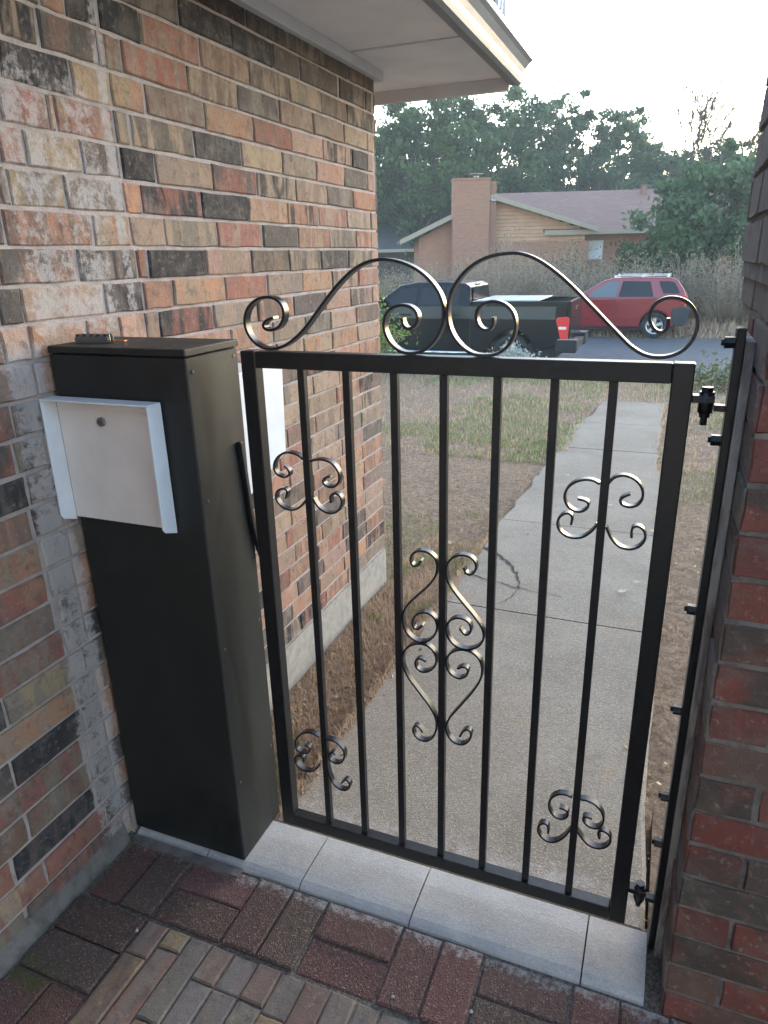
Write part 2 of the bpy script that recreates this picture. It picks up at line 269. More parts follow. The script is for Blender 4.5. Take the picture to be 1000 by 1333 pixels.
def shingle(name, a, b_, c_):
    m, nt, b = newmat(name); g = G(nt); t = g.n('ShaderNodeTexBrick'); g.l(g.obj(), t.inputs[0])
    for i, q in ((1, a), (2, b_), (3, c_)): t.inputs[i].default_value = (*q, 1)
    t.inputs['Scale'].default_value = 1; t.inputs['Brick Width'].default_value = .32; t.inputs['Row Height'].default_value = .17; t.inputs['Mortar Size'].default_value = .012
    g.l(g.mix(g.mp(g.noise(g.obj(), .9, 5, .65), .35, .7, 0, .5), t.outputs[0], tuple(x*.7 for x in a)), b.inputs['Base Color']); b.inputs['Roughness'].default_value = .95
    g.bump(t.outputs[0], .5, .02, b); return m
M['shingle'] = shingle('brown_shingle_courses', (.28, .155, .12), (.22, .12, .095), (.14, .085, .065))
M['shingle_dark'] = simple('dark_roof_shingle', (.07, .075, .08), .95, 0, .25, 9, .01)
M['rubber'] = simple('tyre_rubber', (.015, .015, .016), .85)
M['alloy'] = simple('alloy_wheel', (.55, .56, .58), .3, .8)
M['chrome'] = simple('chrome', (.6, .62, .64), .15, 1)
M['truck'] = simple('black_car_paint', (.004, .006, .009), .2, 0, spec=.22, coat=.06)
M['suv'] = simple('red_car_paint', (.20, .008, .012), .25, 0, spec=.5, coat=.6)
M['suvgrey'] = simple('grey_plastic', (.035, .038, .042), .7, spec=.2)
M['carglass'] = simple('tinted_glass', (.008, .010, .013), .08, 0, spec=.3)
M['carglass_light'] = simple('clear_side_glass', (.10, .12, .13), .08, 0, spec=.4)
M['lamp_red'] = simple('red_tail_lamp', (.55, .015, .02), .2, 0, coat=1)
M['lamp_white'] = simple('clear_lamp', (.65, .6, .55), .2)
M['cover'] = simple('grey_bed_cover', (.34, .38, .40), .4, 0, .05, 4)
M['bark'] = simple('bark', (.07, .055, .045), .95, 0, .35, 5, .02)
M['bark_pale'] = simple('pale_bark', (.16, .14, .12), .95, 0, .3, 5, .02)
M['dry_twig'] = simple('dry_twigs', (.36, .28, .21), .95, 0, .3, 3)
M['tan_siding'] = simple('tan_siding', (.44, .26, .165), .85, 0, .08, 3)
M['asphalt'] = simple('road_asphalt', (.085, .085, .09), .92, 0, .18, 5, .003)
M['crack'] = simple('dirt_filled_crack', (.035, .03, .025), 1)
M['frame_white'] = simple('window_frame', (.6, .62, .66), .5)
def wood_mat():
    m, nt, b = newmat('weathered_wood'); g = G(nt); p = g.pos()
    n = g.noise(g.scale(p, (60, 60, 2.2)), 1.0, 5, .65, 1.2)
    c = g.mix(g.mp(n, .35, .65), (.30, .275, .255), (.12, .108, .10))
    c = g.mix(g.mp(g.noise(p, 9, 4, .6), .5, .7, 0, .5), c, (.28, .25, .22))
    g.l(c, b.inputs['Base Color']); b.inputs['Roughness'].default_value = .95; g.bump(n, .8, .004, b); return m
M['wood'] = wood_mat()
def shim_mat():
    m, nt, b = newmat('peeling_white_board'); g = G(nt); p = g.pos()
    n = g.noise(g.scale(p, (40, 40, 5)), 1.0, 5, .65, .6)
    g.l(g.mix(g.mp(n, .42, .6), (.33, .32, .30), (.15, .13, .12)), b.inputs['Base Color']); b.inputs['Roughness'].default_value = .9
    g.bump(n, .8, .003, b); return m
M['shim'] = shim_mat()
def far_brick(name, a, b_, mo, sc=1.0):
    m, nt, b = newmat(name); g = G(nt)
    t = g.n('ShaderNodeTexBrick'); g.l(g.scale(g.obj(), (1, 1, 1)), t.inputs[0])
    mp_ = g.n('ShaderNodeMapping'); g.l(g.obj(), mp_.inputs[0]); mp_.inputs['Rotation'].default_value = (R(90), 0, 0); g.l(mp_.outputs[0], t.inputs[0])
    for i, q in ((1, a), (2, b_), (3, mo)): t.inputs[i].default_value = (*q, 1)
    t.inputs['Scale'].default_value = sc; t.inputs['Brick Width'].default_value = .22; t.inputs['Row Height'].default_value = .075; t.inputs['Mortar Size'].default_value = .008
    g.l(g.mix(g.mp(g.noise(g.obj(), 1.5, 4), .3, .7, 0, .35), t.outputs[0], (.30, .16, .09)), b.inputs['Base Color']); b.inputs['Roughness'].default_value = .9
    return m
M['far_brick'] = far_brick('far_orange_brick', (.33, .155, .10), (.27, .12, .08), (.27, .18, .14))
def ground_mat():
    m, nt, b = newmat('lawn_soil'); g = G(nt); p = g.pos()
    pt = g.noise(p, 1.1, 4, .6, .5); f = g.noise(p, 26, 6, .75, .5)
    dry = g.mix(g.mp(f, .35, .65), (.24, .155, .105), (.50, .38, .27))
    dry = g.mix(g.mp(g.noise(p, 5, 5, .7), .5, .7, 0, .7), dry, (.34, .235, .17))
    c = g.mix(g.mp(pt, .62, .70, 0, .5), dry, (.16, .16, .07))
    g.l(c, b.inputs['Base Color']); b.inputs['Roughness'].default_value = 1; b.inputs['Specular IOR Level'].default_value = .1
    g.bump(g.math('ADD', f, g.noise(p, 140, 4, .8)), 1, .035, b); return m
M['ground'] = ground_mat()
def leaf_mat(name, c, c2, trans=.35):
    m, nt, b = newmat(name); g = G(nt)
    a = g.attr('shade', 'Fac')
    cc = g.mix(a, c, c2)
    g.l(cc, b.inputs['Base Color']); b.inputs['Roughness'].default_value = .65; b.inputs['Specular IOR Level'].default_value = .25
    tr = g.n('ShaderNodeBsdfTranslucent'); g.l(cc, tr.inputs[0])
    mx = g.n('ShaderNodeMixShader'); mx.inputs[0].default_value = trans
    g.l(b.outputs[0], mx.inputs[1]); g.l(tr.outputs[0], mx.inputs[2])
    g.l(mx.outputs[0], nt.nodes['Material Output'].inputs[0])
    return m
M['leaf_oak'] = leaf_mat('oak_leaves', (.040, .075, .030), (.11, .165, .065))
M['leaf_light'] = leaf_mat('light_leaves', (.055, .085, .03), (.11, .14, .055))
M['leaf_blue'] = leaf_mat('bluish_leaves', (.05, .095, .05), (.12, .18, .095))
M['leaf_dry'] = leaf_mat('dry_brush_leaves', (.20, .16, .11), (.35, .275, .19))
M['leaf_bush'] = leaf_mat('roadside_green', (.06, .09, .03), (.12, .15, .06))
M['leaf_silver'] = leaf_mat('silver_leaves', (.30, .32, .28), (.45, .46, .42))
M['leaf_yg'] = leaf_mat('yellow_green_leaves', (.12, .19, .03), (.2, .28, .06))
M['grass_dry'] = leaf_mat('dry_grass', (.38, .25, .165), (.62, .46, .31))
M['grass_green'] = leaf_mat('green_grass', (.13, .18, .055), (.25, .32, .11))
M['litter'] = leaf_mat('dead_leaves', (.16, .095, .055), (.46, .36, .25), .15)
M['leaf_litter'] = simple('fallen_leaf', (.42, .33, .22), .8)

# ------------------------------------------------------------------ mesh helpers
def link(name, me, mat, parent=None):
    o = bpy.data.objects.new(name, me); col.objects.link(o)
    if mat is not None: me.materials.append(mat)
    if parent is not None: o.parent = parent
    return o
def tag(o, label=None, cat=None, group=None, kind=None):
    if label: o['label'] = label
    if cat: o['category'] = cat
    if group: o['group'] = group
    if kind: o['kind'] = kind
    return o
def thing(name, label, cat, loc=(0, 0, 0), rz=0.0, group=None, kind=None):
    o = bpy.data.objects.new(name, None); col.objects.link(o); o.location = loc; o.rotation_euler = (0, 0, rz)
    o.empty_display_size = .1
    return tag(o, label, cat, group, kind)
class MB:
    def __init__(s): s.v = []; s.f = []; s.sm = []
    def add(s, vs, fs, smooth=False):
        b = len(s.v); s.v += [tuple(x) for x in vs]; s.f += [tuple(i+b for i in f) for f in fs]; s.sm += [smooth]*len(fs); return s
    def box(s, x0, x1, y0, y1, z0, z1):
        return s.add([(x0,y0,z0),(x1,y0,z0),(x1,y1,z0),(x0,y1,z0),(x0,y0,z1),(x1,y0,z1),(x1,y1,z1),(x0,y1,z1)],
                     [(0,3,2,1),(4,5,6,7),(0,1,5,4),(1,2,6,5),(2,3,7,6),(3,0,4,7)])
    def cbox(s, x0, x1, y0, y1, z0, z1, b=.002):
        """box with chamfered edges"""
        vs = []; X = (x0, x1); Y = (y0, y1); Z = (z0, z1)
        idx = {}
        for i in (0, 1):
            for j in (0, 1):
                for k in (0, 1):
                    sx, sy, sz = (1-2*i)*b, (1-2*j)*b, (1-2*k)*b
                    for a, p in enumerate(((X[i], Y[j]+sy, Z[k]+sz), (X[i]+sx, Y[j], Z[k]+sz), (X[i]+sx, Y[j]+sy, Z[k]))):
                        idx[i, j, k, a] = len(vs); vs.append(p)
        f = []
        for i in (0, 1):
            q = [idx[i,0,0,0], idx[i,1,0,0], idx[i,1,1,0], idx[i,0,1,0]]; f.append(q if i else q[::-1])
            q = [idx[0,i,0,1], idx[1,i,0,1], idx[1,i,1,1], idx[0,i,1,1]]; f.append(q[::-1] if i else q)
            q = [idx[0,0,i,2], idx[1,0,i,2], idx[1,1,i,2], idx[0,1,i,2]]; f.append(q if i else q[::-1])
        for i in (0, 1):
            for j in (0, 1):
                f.append([idx[i,j,0,0], idx[i,j,0,1], idx[i,j,1,1], idx[i,j,1,0]])
                f.append([idx[i,0,j,0], idx[i,0,j,2], idx[i,1,j,2], idx[i,1,j,0]])
                f.append([idx[0,i,j,1], idx[0,i,j,2], idx[1,i,j,2], idx[1,i,j,1]])
                for k in (0, 1): f.append([idx[i,j,k,0], idx[i,j,k,1], idx[i,j,k,2]])
        return s.add(vs, f)
    def cyl(s, p0, p1, r0, r1=None, n=12, cap=True, smooth=True):
        r1 = r0 if r1 is None else r1
        p0, p1 = Vector(p0), Vector(p1); d = (p1-p0).normalized()
        a = d.cross(Vector((0, 0, 1)) if abs(d.z) < .9 else Vector((1, 0, 0))).normalized(); b = d.cross(a)
        vs = []
        for p, r in ((p0, r0), (p1, r1)):
            for i in range(n):
                t = 2*math.pi*i/n; vs.append(p+a*math.cos(t)*r+b*math.sin(t)*r)
        s.add(vs, [(i, (i+1) % n, n+(i+1) % n, n+i) for i in range(n)], smooth)
        if cap:
            b0 = len(s.v)-2*n
            s.f.append(tuple(b0+i for i in range(n))[::-1]); s.sm.append(False)
            s.f.append(tuple(b0+n+i for i in range(n))); s.sm.append(False)
        return s
    def tube(s, pts, rad, n=5):
        pts = [Vector(p) for p in pts]
        if not hasattr(rad, '__len__'): rad = [rad]*len(pts)
        vs = []; a = None
        for i, p in enumerate(pts):
            d = (pts[min(i+1, len(pts)-1)]-pts[max(i-1, 0)]).normalized()
            if a is None: a = d.cross(Vector((.3, .2, 1)) if abs(d.z) < .9 else Vector((1, .1, 0))).normalized()
            a = (a-d*a.dot(d)).normalized(); b = d.cross(a)
            for k in range(n):
                t = 2*math.pi*k/n; vs.append(p+(a*math.cos(t)+b*math.sin(t))*rad[i])
        fs = [(i*n+k, i*n+(k+1) % n, (i+1)*n+(k+1) % n, (i+1)*n+k) for i in range(len(pts)-1) for k in range(n)]
        fs.append(tuple(range(n))[::-1]); fs.append(tuple((len(pts)-1)*n+k for k in range(n)))
        return s.add(vs, fs, True)
    def prism(s, poly, axis, a, b, smooth=False):
        """poly of 2-D points extruded along axis from a to b; axis 'y': points are (x,z), 'x': (y,z), 'z': (x,y)"""
        def P(p, t): return {'y': (p[0], t, p[1]), 'x': (t, p[0], p[1]), 'z': (p[0], p[1], t)}[axis]
        n = len(poly)
        return s.add([P(p, a) for p in poly]+[P(p, b) for p in poly],
                     [tuple(range(n)), tuple(range(2*n-1, n-1, -1))]+[(i, n+i, n+(i+1) % n, (i+1) % n) for i in range(n)], smooth)
    def mesh(s, name):
        me = bpy.data.meshes.new(name); me.from_pydata(s.v, [], s.f)
        me.polygons.foreach_set('use_smooth', s.sm); me.update(); return me
    def build(s, name, mat, parent=None, bevel=0, seg=2, fix=False):
        me = s.mesh(name)
        if fix:
            import bmesh
            bm = bmesh.new(); bm.from_mesh(me); bmesh.ops.recalc_face_normals(bm, faces=bm.faces); bm.to_mesh(me); bm.free()
        o = link(name, me, mat, parent)
        if bevel:
            mod = o.modifiers.new('bevel', 'BEVEL'); mod.width = bevel; mod.segments = seg; mod.limit_method = 'ANGLE'; mod.angle_limit = R(35)
        return o
def set_col(me, name, c, n=None):
    at = me.attributes.new(name, 'FLOAT_COLOR', 'POINT')
    n = len(me.vertices)
    arr = np.ones((n, 4), np.float32); arr[:, :3] = c
    at.data.foreach_set('color', arr.ravel())

# brick colours (albedo)
PAL = {'K': (.036, .033, .035), 'D': (.105, .086, .078), 'G': (.24, .19, .15), 'T': (.36, .25, .175), 'Y': (.40, .29, .17),
       'O': (.42, .215, .135), 'R': (.31, .125, .09), 'B': (.215, .135, .10), 'P': (.40, .245, .19)}
def jit(c, a=.12):
    k = 1+random.uniform(-a, a); return tuple(max(.01, x*k*(1+random.uniform(-.04, .04))) for x in c)
def brick_geo(o, u, v, n, w, h, depth=.014, rag=.0018, cham=.0035, tilt=.0012):
    """one brick face: o = lower-left corner on the wall plane; front sits on plane + depth (jittered)"""
    o, u, v, n = Vector(o), Vector(u), Vector(v), Vector(n)
    per = []
    for i, (a, b) in enumerate(((0, 0), (.33, 0), (.67, 0), (1, 0), (1, .5), (1, 1), (.67, 1), (.33, 1), (0, 1), (0, .5))):
        per.append((a*w+random.uniform(-rag, rag), b*h+random.uniform(-rag, rag)*.8))
    pr = depth+random.uniform(-.0015, .002); tx, tz = random.uniform(-tilt, tilt), random.uniform(-tilt, tilt)
    cu, cv = w/2, h/2; vs = []
    for (a, b) in per:
        ia, ib = a+(cham if a < cu else -cham)*(1 if abs(a-cu) > w*.3 else 0.0), b+(cham if b < cv else -cham)*(1 if abs(b-cv) > h*.3 else 0.0)
        q = pr+tx*(a/cu-1)+tz*(b/cv-1)+random.uniform(-.0004, .0004)
        vs.append(o+u*ia+v*ib+n*q)
    for (a, b) in per: vs.append(o+u*a+v*b+n*(pr-.0035))
    for (a, b) in per: vs.append(o+u*a+v*b-n*.004)
    vs.append(o+u*cu+v*cv+n*(pr+random.uniform(-.0003, .0006)))
    k = 10
    f = [(i, (i+1) % k, 30) for i in range(k)]
    f += [(k+i, k+(i+1) % k, (i+1) % k, i) for i in range(k)]+[(2*k+i, 2*k+(i+1) % k, k+(i+1) % k, k+i) for i in range(k)]
    return [tuple(x) for x in vs], f
class BrickSet:
    """collects bricks; largest in view become objects of their own, the rest one mesh"""
    def __init__(s): s.items = []
    def add(s, geo, c1, c2, prio=0.0, name='brick'): s.items.append((prio, geo, c1, c2))
    def build(s, parent, mat, limit=295, name='brick'):
        s.items.sort(key=lambda t: -t[0])
        for pr, (vs, fs), c1, c2 in s.items[:limit]:
            me = bpy.data.meshes.new(name); me.from_pydata(vs, [], fs); set_col(me, 'Col', c1); set_col(me, 'Col2', c2)
            link(name, me, mat, parent)
        rest = s.items[limit:]
        if rest:
            V, F, C1, C2 = [], [], [], []
            for pr, (vs, fs), c1, c2 in rest:
                b = len(V); V += vs; F += [tuple(i+b for i in f) for f in fs]; C1 += [c1]*len(vs); C2 += [c2]*len(vs)
            me = bpy.data.meshes.new('joined_'+name+'s'); me.from_pydata(V, [], F); set_col(me, 'Col', np.array(C1)); set_col(me, 'Col2', np.array(C2))
            o = link('small_'+name+'s', me, mat, parent); o['kind'] = 'stuff'
def prio(p):
    d = Vector(p)-cam.matrix_world.translation
    l = cam.matrix_world.inverted() @ Vector(p)
    if l.z > -.05: return -10
    x, y = l.x/-l.z*FPX, l.y/-l.z*FPX
    if abs(x) > 560 or abs(y) > 740: return -5
    return 1/d.length

def leaves(centers, size, mat, name, parent, shade=None, up=.0, aspect=.6, seed=1):
    """many small leaf quads (bent diamonds)"""
    r = np.random.default_rng(seed); n = len(centers)
    c = np.asarray(centers, np.float64)
    a = r.normal(size=(n, 3)); a[:, 2] += up; a /= np.linalg.norm(a, axis=1)[:, None]
    b = np.cross(a, r.normal(size=(n, 3))); b /= np.linalg.norm(b, axis=1)[:, None]
    s = size*r.uniform(.6, 1.3, n)[:, None]
    V = np.stack([c-a*s, c+b*s*aspect, c+a*s, c-b*s*aspect], 1).reshape(-1, 3)
    me = bpy.data.meshes.new(name); me.vertices.add(4*n); me.vertices.foreach_set('co', V.astype(np.float32).ravel())
    me.loops.add(4*n); me.loops.foreach_set('vertex_index', np.arange(4*n, dtype=np.int32))
    me.polygons.add(n); me.polygons.foreach_set('loop_start', np.arange(0, 4*n, 4, dtype=np.int32)); me.polygons.foreach_set('loop_total', np.full(n, 4, np.int32))
    me.update(calc_edges=True)
    sh = r.uniform(0, 1, n) if shade is None else np.clip(shade+r.uniform(-.2, .2, n), 0, 1)
    at = me.attributes.new('shade', 'FLOAT', 'POINT'); at.data.foreach_set('value', np.repeat(sh, 4).astype(np.float32))
    return link(name, me, mat, parent)
# ------------------------------------------------------------------ ground, road, walkway
GY = [-6, 0.0, 1.6, 4.7, 8.0, 11.0, 13.5, 13.9, 21.1, 21.6, 27.0, 34, 900]
GZ = [-.16, -.16, -.17, -.33, -.52, -.70, -.86, -1.06, -1.06, -.86, -.35, -.1, .3]
def gz(x, y):
    z = float(np.interp(y, GY, GZ))
    if .2 < y < 13.2 or y > 22: z += .02*noise.noise(Vector((x*.9, y*.9, 0)))+.008*noise.noise(Vector((x*5, y*5, 3)))
    return z
def axis(lo, hi, near0, near1, step, big):
    a = list(np.arange(near0, near1, step)); d = step; x = near0
    while x > lo: d *= 1.35; x -= d; a.insert(0, max(x, lo))
    d = step; x = a[-1]
    while x < hi: d *= 1.35; x += d; a.append(min(x, hi))
    return a
xs = axis(-700, 700, -6, 3, .09, 1); ys = sorted(set([round(y, 4) for y in axis(-8, 1200, .1, 9, .09, 1)]+[13.5, 13.9, 21.1, 21.6]))
me = bpy.data.meshes.new('ground')
V = [(x, y, gz(x, y)) for y in ys for x in xs]; nx = len(xs)
me.from_pydata(V, [], [(j*nx+i, j*nx+i+1, (j+1)*nx+i+1, (j+1)*nx+i) for j in range(len(ys)-1) for i in range(nx-1)])
me.polygons.foreach_set('use_smooth', [True]*len(me.polygons))
tag(link('ground', me, M['ground']), kind='structure')
b = MB()
rx = np.linspace(-90, 90, 91)
for i in range(90):
    x0, x1 = rx[i], rx[i+1]
    b.add([(x0, 13.6+.04*math.sin(x0*1.3), -.97), (x1, 13.6+.04*math.sin(x1*1.3), -.97), (x1, 17.5, -.90), (x0, 17.5, -.90), (x1, 21.2, -.905), (x0, 21.2, -.905)], [(0, 1, 2, 3), (3, 2, 4, 5)])
tag(b.build('road', M['asphalt']), kind='structure')

# walkway: concrete slabs
walk = thing('walkway', None, None, kind='structure')
WY = [.045, 1.655, 3.05, 4.35, 5.65, 7.2, 9.1]
def wz(y): return float(np.interp(y, [0, 1.6, 2.5, 4.7, 5.6, 9.2], [-.068, -.125, -.16, -.285, -.335, -.515]))
for i in range(len(WY)-1):
    y0, y1 = WY[i]+.005, WY[i+1]-.005; n = 8; s = MB(); vs = []
    off = random.uniform(-.006, .006) if i != 1 else 0.0
    for j in range(n+1):
        y = y0+(y1-y0)*j/n; z = wz(y)+off*(1 if i else 0)
        xl = -.055+random.uniform(-.022, .022)+(.12 if y > 7.5 else 0); xr = (.958 if y < 1.8 else .93 if y < 5 else .88)+random.uniform(-.012, .012)
        vs += [(xl, y, z-.12), (xl, y, z-.008), (xl+.012, y, z), (xr-.012, y, z), (xr, y, z-.008), (xr, y, z-.12)]
    fs = [(j*6+k, j*6+k+1, (j+1)*6+k+1, (j+1)*6+k) for j in range(n) for k in range(5)]
    fs += [tuple(range(5, -1, -1)), tuple(n*6+k for k in range(6))]
    s.add(vs, fs); s.build('slab', M['path'], walk, fix=True)
# broken crack across one slab
s = MB(); random.seed(5)
def crack(pts, w0, w1):
    prev = None; P = []
    for a, b_ in zip(pts[:-1], pts[1:]):
        for t in np.linspace(0, 1, 7)[:-1]: P.append(Vector(a).lerp(Vector(b_), t)+Vector((random.uniform(-.008, .008), random.uniform(-.012, .012))))
    P.append(Vector(pts[-1])); vs = []
    for i, p in enumerate(P):
        w = (w0+(w1-w0)*i/len(P))*random.uniform(.5, 1.4); z = wz(p.y)+.0035
        vs += [(p.x-w*.5, p.y-w, z), (p.x+w*.5, p.y+w, z)]
    s.add(vs, [(2*i, 2*i+1, 2*i+3, 2*i+2) for i in range(len(P)-1)])
crack([(-.04, 2.44), (.08, 2.36), (.19, 2.21), (.26, 2.02), (.28, 1.93)], .012, .006)
crack([(.28, 1.93), (.25, 1.78), (.20, 1.67)], .006, .004)
crack([(-.05, 2.03), (.15, 1.97), (.28, 1.93), (.5, 1.9)], .004, .002)
s.build('crack', M['crack'], walk)
# narrow mortar / dirt gap between kerb and walkway
b = MB(); b.box(-.06, .985, .02, .06, -.2, -.078); tag(b.build('kerb_backing', M['mortar_dark']), kind='structure')

# patio: base of sand, dark concrete pavers in pairs, clay brick field
random.seed(3)
b = MB(); b.box(-.44, 2.4, -2.6, -.02, -.2, -.0665); patio = tag(b.build('patio', M['sand']), kind='structure')
class PSet: pass
dark, clay = BrickSet(), BrickSet()
PV = [(.115, .060, .052), (.125, .062, .056), (.09, .056, .048), (.135, .070, .062), (.085, .064, .052)]
def flat(x0, x1, y0, y1, c1, c2, st, gap=.0022, top=-.058, dz=.002):
    g = brick_geo((x0+gap, y0+gap, top-.014), (1, 0, 0), (0, 1, 0), (0, 0, 1), x1-x0-2*gap, y1-y0-2*gap, .014+random.uniform(-dz, dz), .0012, .004, .0012)
    # deepen the back ring into the sand
    st.add(g, c1, c2, prio(((x0+x1)/2, (y0+y1)/2, -.06)))
def pv(): return jit(random.choice(PV))
x = -.405; k = 0
# border along the kerb: two across, two lengthwise
xs_ = [(-.395, 'v'), (-.19, 'h'), (.01, 'v'), (.213, 'h'), (.415, 'v'), (.617, 'h'), (.82, 'v'), (1.02, 'h'), (1.22, 'v')]
for x, kind in xs_:
    x1 = x+.2
    if kind == 'v':
        flat(x, x+.1, -.355, -.157, pv(), pv(), dark); flat(x+.1, x1, -.355, -.157, pv(), pv(), dark)
    else:
        flat(x, x1, -.258, -.157, pv(), pv(), dark, dz=.004); flat(x, x1, -.355, -.258, pv(), pv(), dark, dz=.004)
y = -.362; k = 0
while y > -2.4:
    if k % 2 == 0:
        flat(-.405, -.195, y-.1, y, pv(), pv(), dark, dz=.004); flat(-.405, -.195, y-.205, y-.1, pv(), pv(), dark, dz=.004)
    else:
        flat(-.405, -.295, y-.205, y, pv(), pv(), dark); flat(-.295, -.195, y-.205, y, pv(), pv(), dark)
    y -= .207; k += 1
dark.build(patio, M['paver'], 240, 'paver')
CP = [(.20, .175, .14), (.22, .19, .155), (.17, .15, .125), (.27, .19, .115), (.21, .13, .10), (.17, .12, .095), (.19, .175, .155), (.21, .165, .14)]
x = -.192; k = 0
while x < 1.4:
    w = random.choice((.058, .062, .066)); y = -.362-random.choice((0, .05, .09, .0)); 
    if y < -.37: flat(x, x+w, y, -.362, jit(random.choice(CP)), jit(random.choice(CP)), clay, .0016, -.060)
    while y > -1.1:
        L = .205 if random.random() > .2 else .1
        a = random.choice(CP); c = random.choice(CP) if random.random() < .25 else a
        flat(x, x+w, y-L, y, jit(a), jit(c), clay, .0016, -.060); y -= L
    x += w
clay.build(patio, M['clay'], 290, 'brick')
# small white pebbles and debris on the pavers
for px, py, wh in ((-.197, -.40, 'tiny pale pebble at the corner where the dark pavers meet the clay bricks'), (.62, -.30, 'tiny pale pebble lying on the dark pavers right of centre'), (.45, -.33, 'tiny pale pebble on the dark pavers near the photo bottom centre')):
    s = MB(); n = 6
    s.add([(px+.0045*math.cos(i)*random.uniform(.7, 1.2), py+.0045*math.sin(i)*random.uniform(.7, 1.2), -.056) for i in range(n)]+[(px, py, -.049)], [(i, (i+1) % n, n) for i in range(n)], True)
    tag(s.build('pebble', M['sill'], None), wh, 'pebble', 'pebbles on the pavers')

# white cast kerb with bull-nosed front
kerb = thing('kerb', None, None, kind='structure')
kx = [-.41, -.17, .118, .422, .832, .968]
for a, c in zip(kx[:-1], kx[1:]):
    prof = [(.03, -.13), (-.150, -.13), (-.152, -.072), (-.148, -.060), (-.140, -.053), (-.128, -.050), (-.10, -.049), (-.03, -.049), (.025, -.051), (.03, -.056)]
    s = MB(); s.prism(prof, 'x', a+.0018, c-.0018); s.build('kerb_stone', M['sill'], kerb, fix=True)
b = MB(); b.box(-.41, .97, -.145, .025, -.14, -.066); b.build('joint_mortar', M['mortar_dark'], kerb)
b = MB(); b.box(-.405, -.05, -.18, -.1535, -.12, -.052); b.build('mortar_fillet', M['mortar_dark'], kerb)
# dirt strip between kerb and pier
b = MB(); b.box(.969, .999, -.16, .5, -.2, -.085); b.build('soil_strip', M['ground'], kerb)

# ------------------------------------------------------------------ the near brick house: wall, eave, upper window
house = thing('brick_house', 'multicoloured brick house wall running beside the gate under a painted eave', 'house')
WX, Z1, CH = -.43, 1.521, .0785
wall = MB(); wall.box(WX-.22, WX-.006, -2.6, 1.857, .0, 2.6)
wall = wall.build('wall', M['mortar'], house)
random.seed(21)
bs = BrickSet()
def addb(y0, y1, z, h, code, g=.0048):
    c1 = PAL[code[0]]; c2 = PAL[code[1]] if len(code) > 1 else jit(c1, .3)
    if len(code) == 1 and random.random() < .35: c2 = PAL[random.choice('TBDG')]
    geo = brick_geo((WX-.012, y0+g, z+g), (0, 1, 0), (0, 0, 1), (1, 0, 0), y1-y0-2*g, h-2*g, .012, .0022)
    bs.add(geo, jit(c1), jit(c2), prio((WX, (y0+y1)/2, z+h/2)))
CODES = ['T', 'TO', 'OT', 'TG', 'BG', 'K', 'D', 'DG', 'RT', 'GT', 'PT', 'TB', 'OB', 'KR', 'DB', 'BO', 'P', 'TP']
for k in range(-20, 14):
    z = Z1+k*CH; rows = WALL_ROWS.get(k, []); rows = [list(r) for r in rows]
    spans = []; y = -1.6 if k > -21 else 0
    for a, c, code in rows:
        if a-y > .02:
            yy = y
            n = max(1, round((a-yy)/.248))
            for i in range(n): spans.append((yy+(a-yy)*i/n, yy+(a-yy)*(i+1)/n-.001, random.choice(CODES)))
        spans.append((a, c, code)); y = c
    if 1.857-y > .03:
        n = max(1, round((1.857-y)/.248)); off = .124 if k % 2 else 0
        if off and n > 1:
            spans.append((y, y+.124, random.choice(CODES))); y += .124; n = max(1, round((1.857-y)/.248))
        for i in range(n): spans.append((y+(1.857-y)*i/n, y+(1.857-y)*(i+1)/n-.001, random.choice(CODES)))
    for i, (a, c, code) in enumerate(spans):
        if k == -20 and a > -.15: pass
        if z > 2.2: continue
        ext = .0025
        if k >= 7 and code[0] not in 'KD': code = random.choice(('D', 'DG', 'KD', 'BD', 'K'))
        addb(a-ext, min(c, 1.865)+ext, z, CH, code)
# far return of the wall (bricks seen at the corner)
for k in range(-19, 9):
    z = Z1+k*CH; x = WX; L0 = .115 if k % 2 else .24; j = 0
    while x > WX-.9:
        L = L0 if j == 0 else .24
        geo = brick_geo((x-.004, 1.858, z+.0048), (-1, 0, 0), (0, 0, 1), (0, 1, 0), L-.0096, CH-.0096, .012, .0022)
        code = random.choice(CODES); bs.add(geo, jit(PAL[code[0]]), jit(PAL[code[-1]]), prio((x, 1.85, z))-.6); x -= L; j += 1
bs.build(wall, M['brick'], 298)
b = MB(); b.box(WX-1.2, WX-.2205, 1.60, 1.857, 0, 2.6); b.build('rear_wall', M['mortar'], house)
b = MB(); b.prism([(-.14, .026), (1.85, .026), (1.85, -.5), (-.14, -.5)], 'x', WX-.2, WX+.006); b.build('foundation', M['concrete_base'], house, fix=True)
s = MB(); s.add([(WX-.01, -1.4, -.0), (WX-.01, -.17, -.0), (WX+.004, -.17, -.012), (WX+.004, -1.4, -.012), (WX+.024, -1.4, -.09), (WX+.024, -.17, -.09)], [(0, 3, 2, 1), (3, 4, 5, 2)]); s.build('mortar_skirt', M['mortar_dark'], house, fix=True)
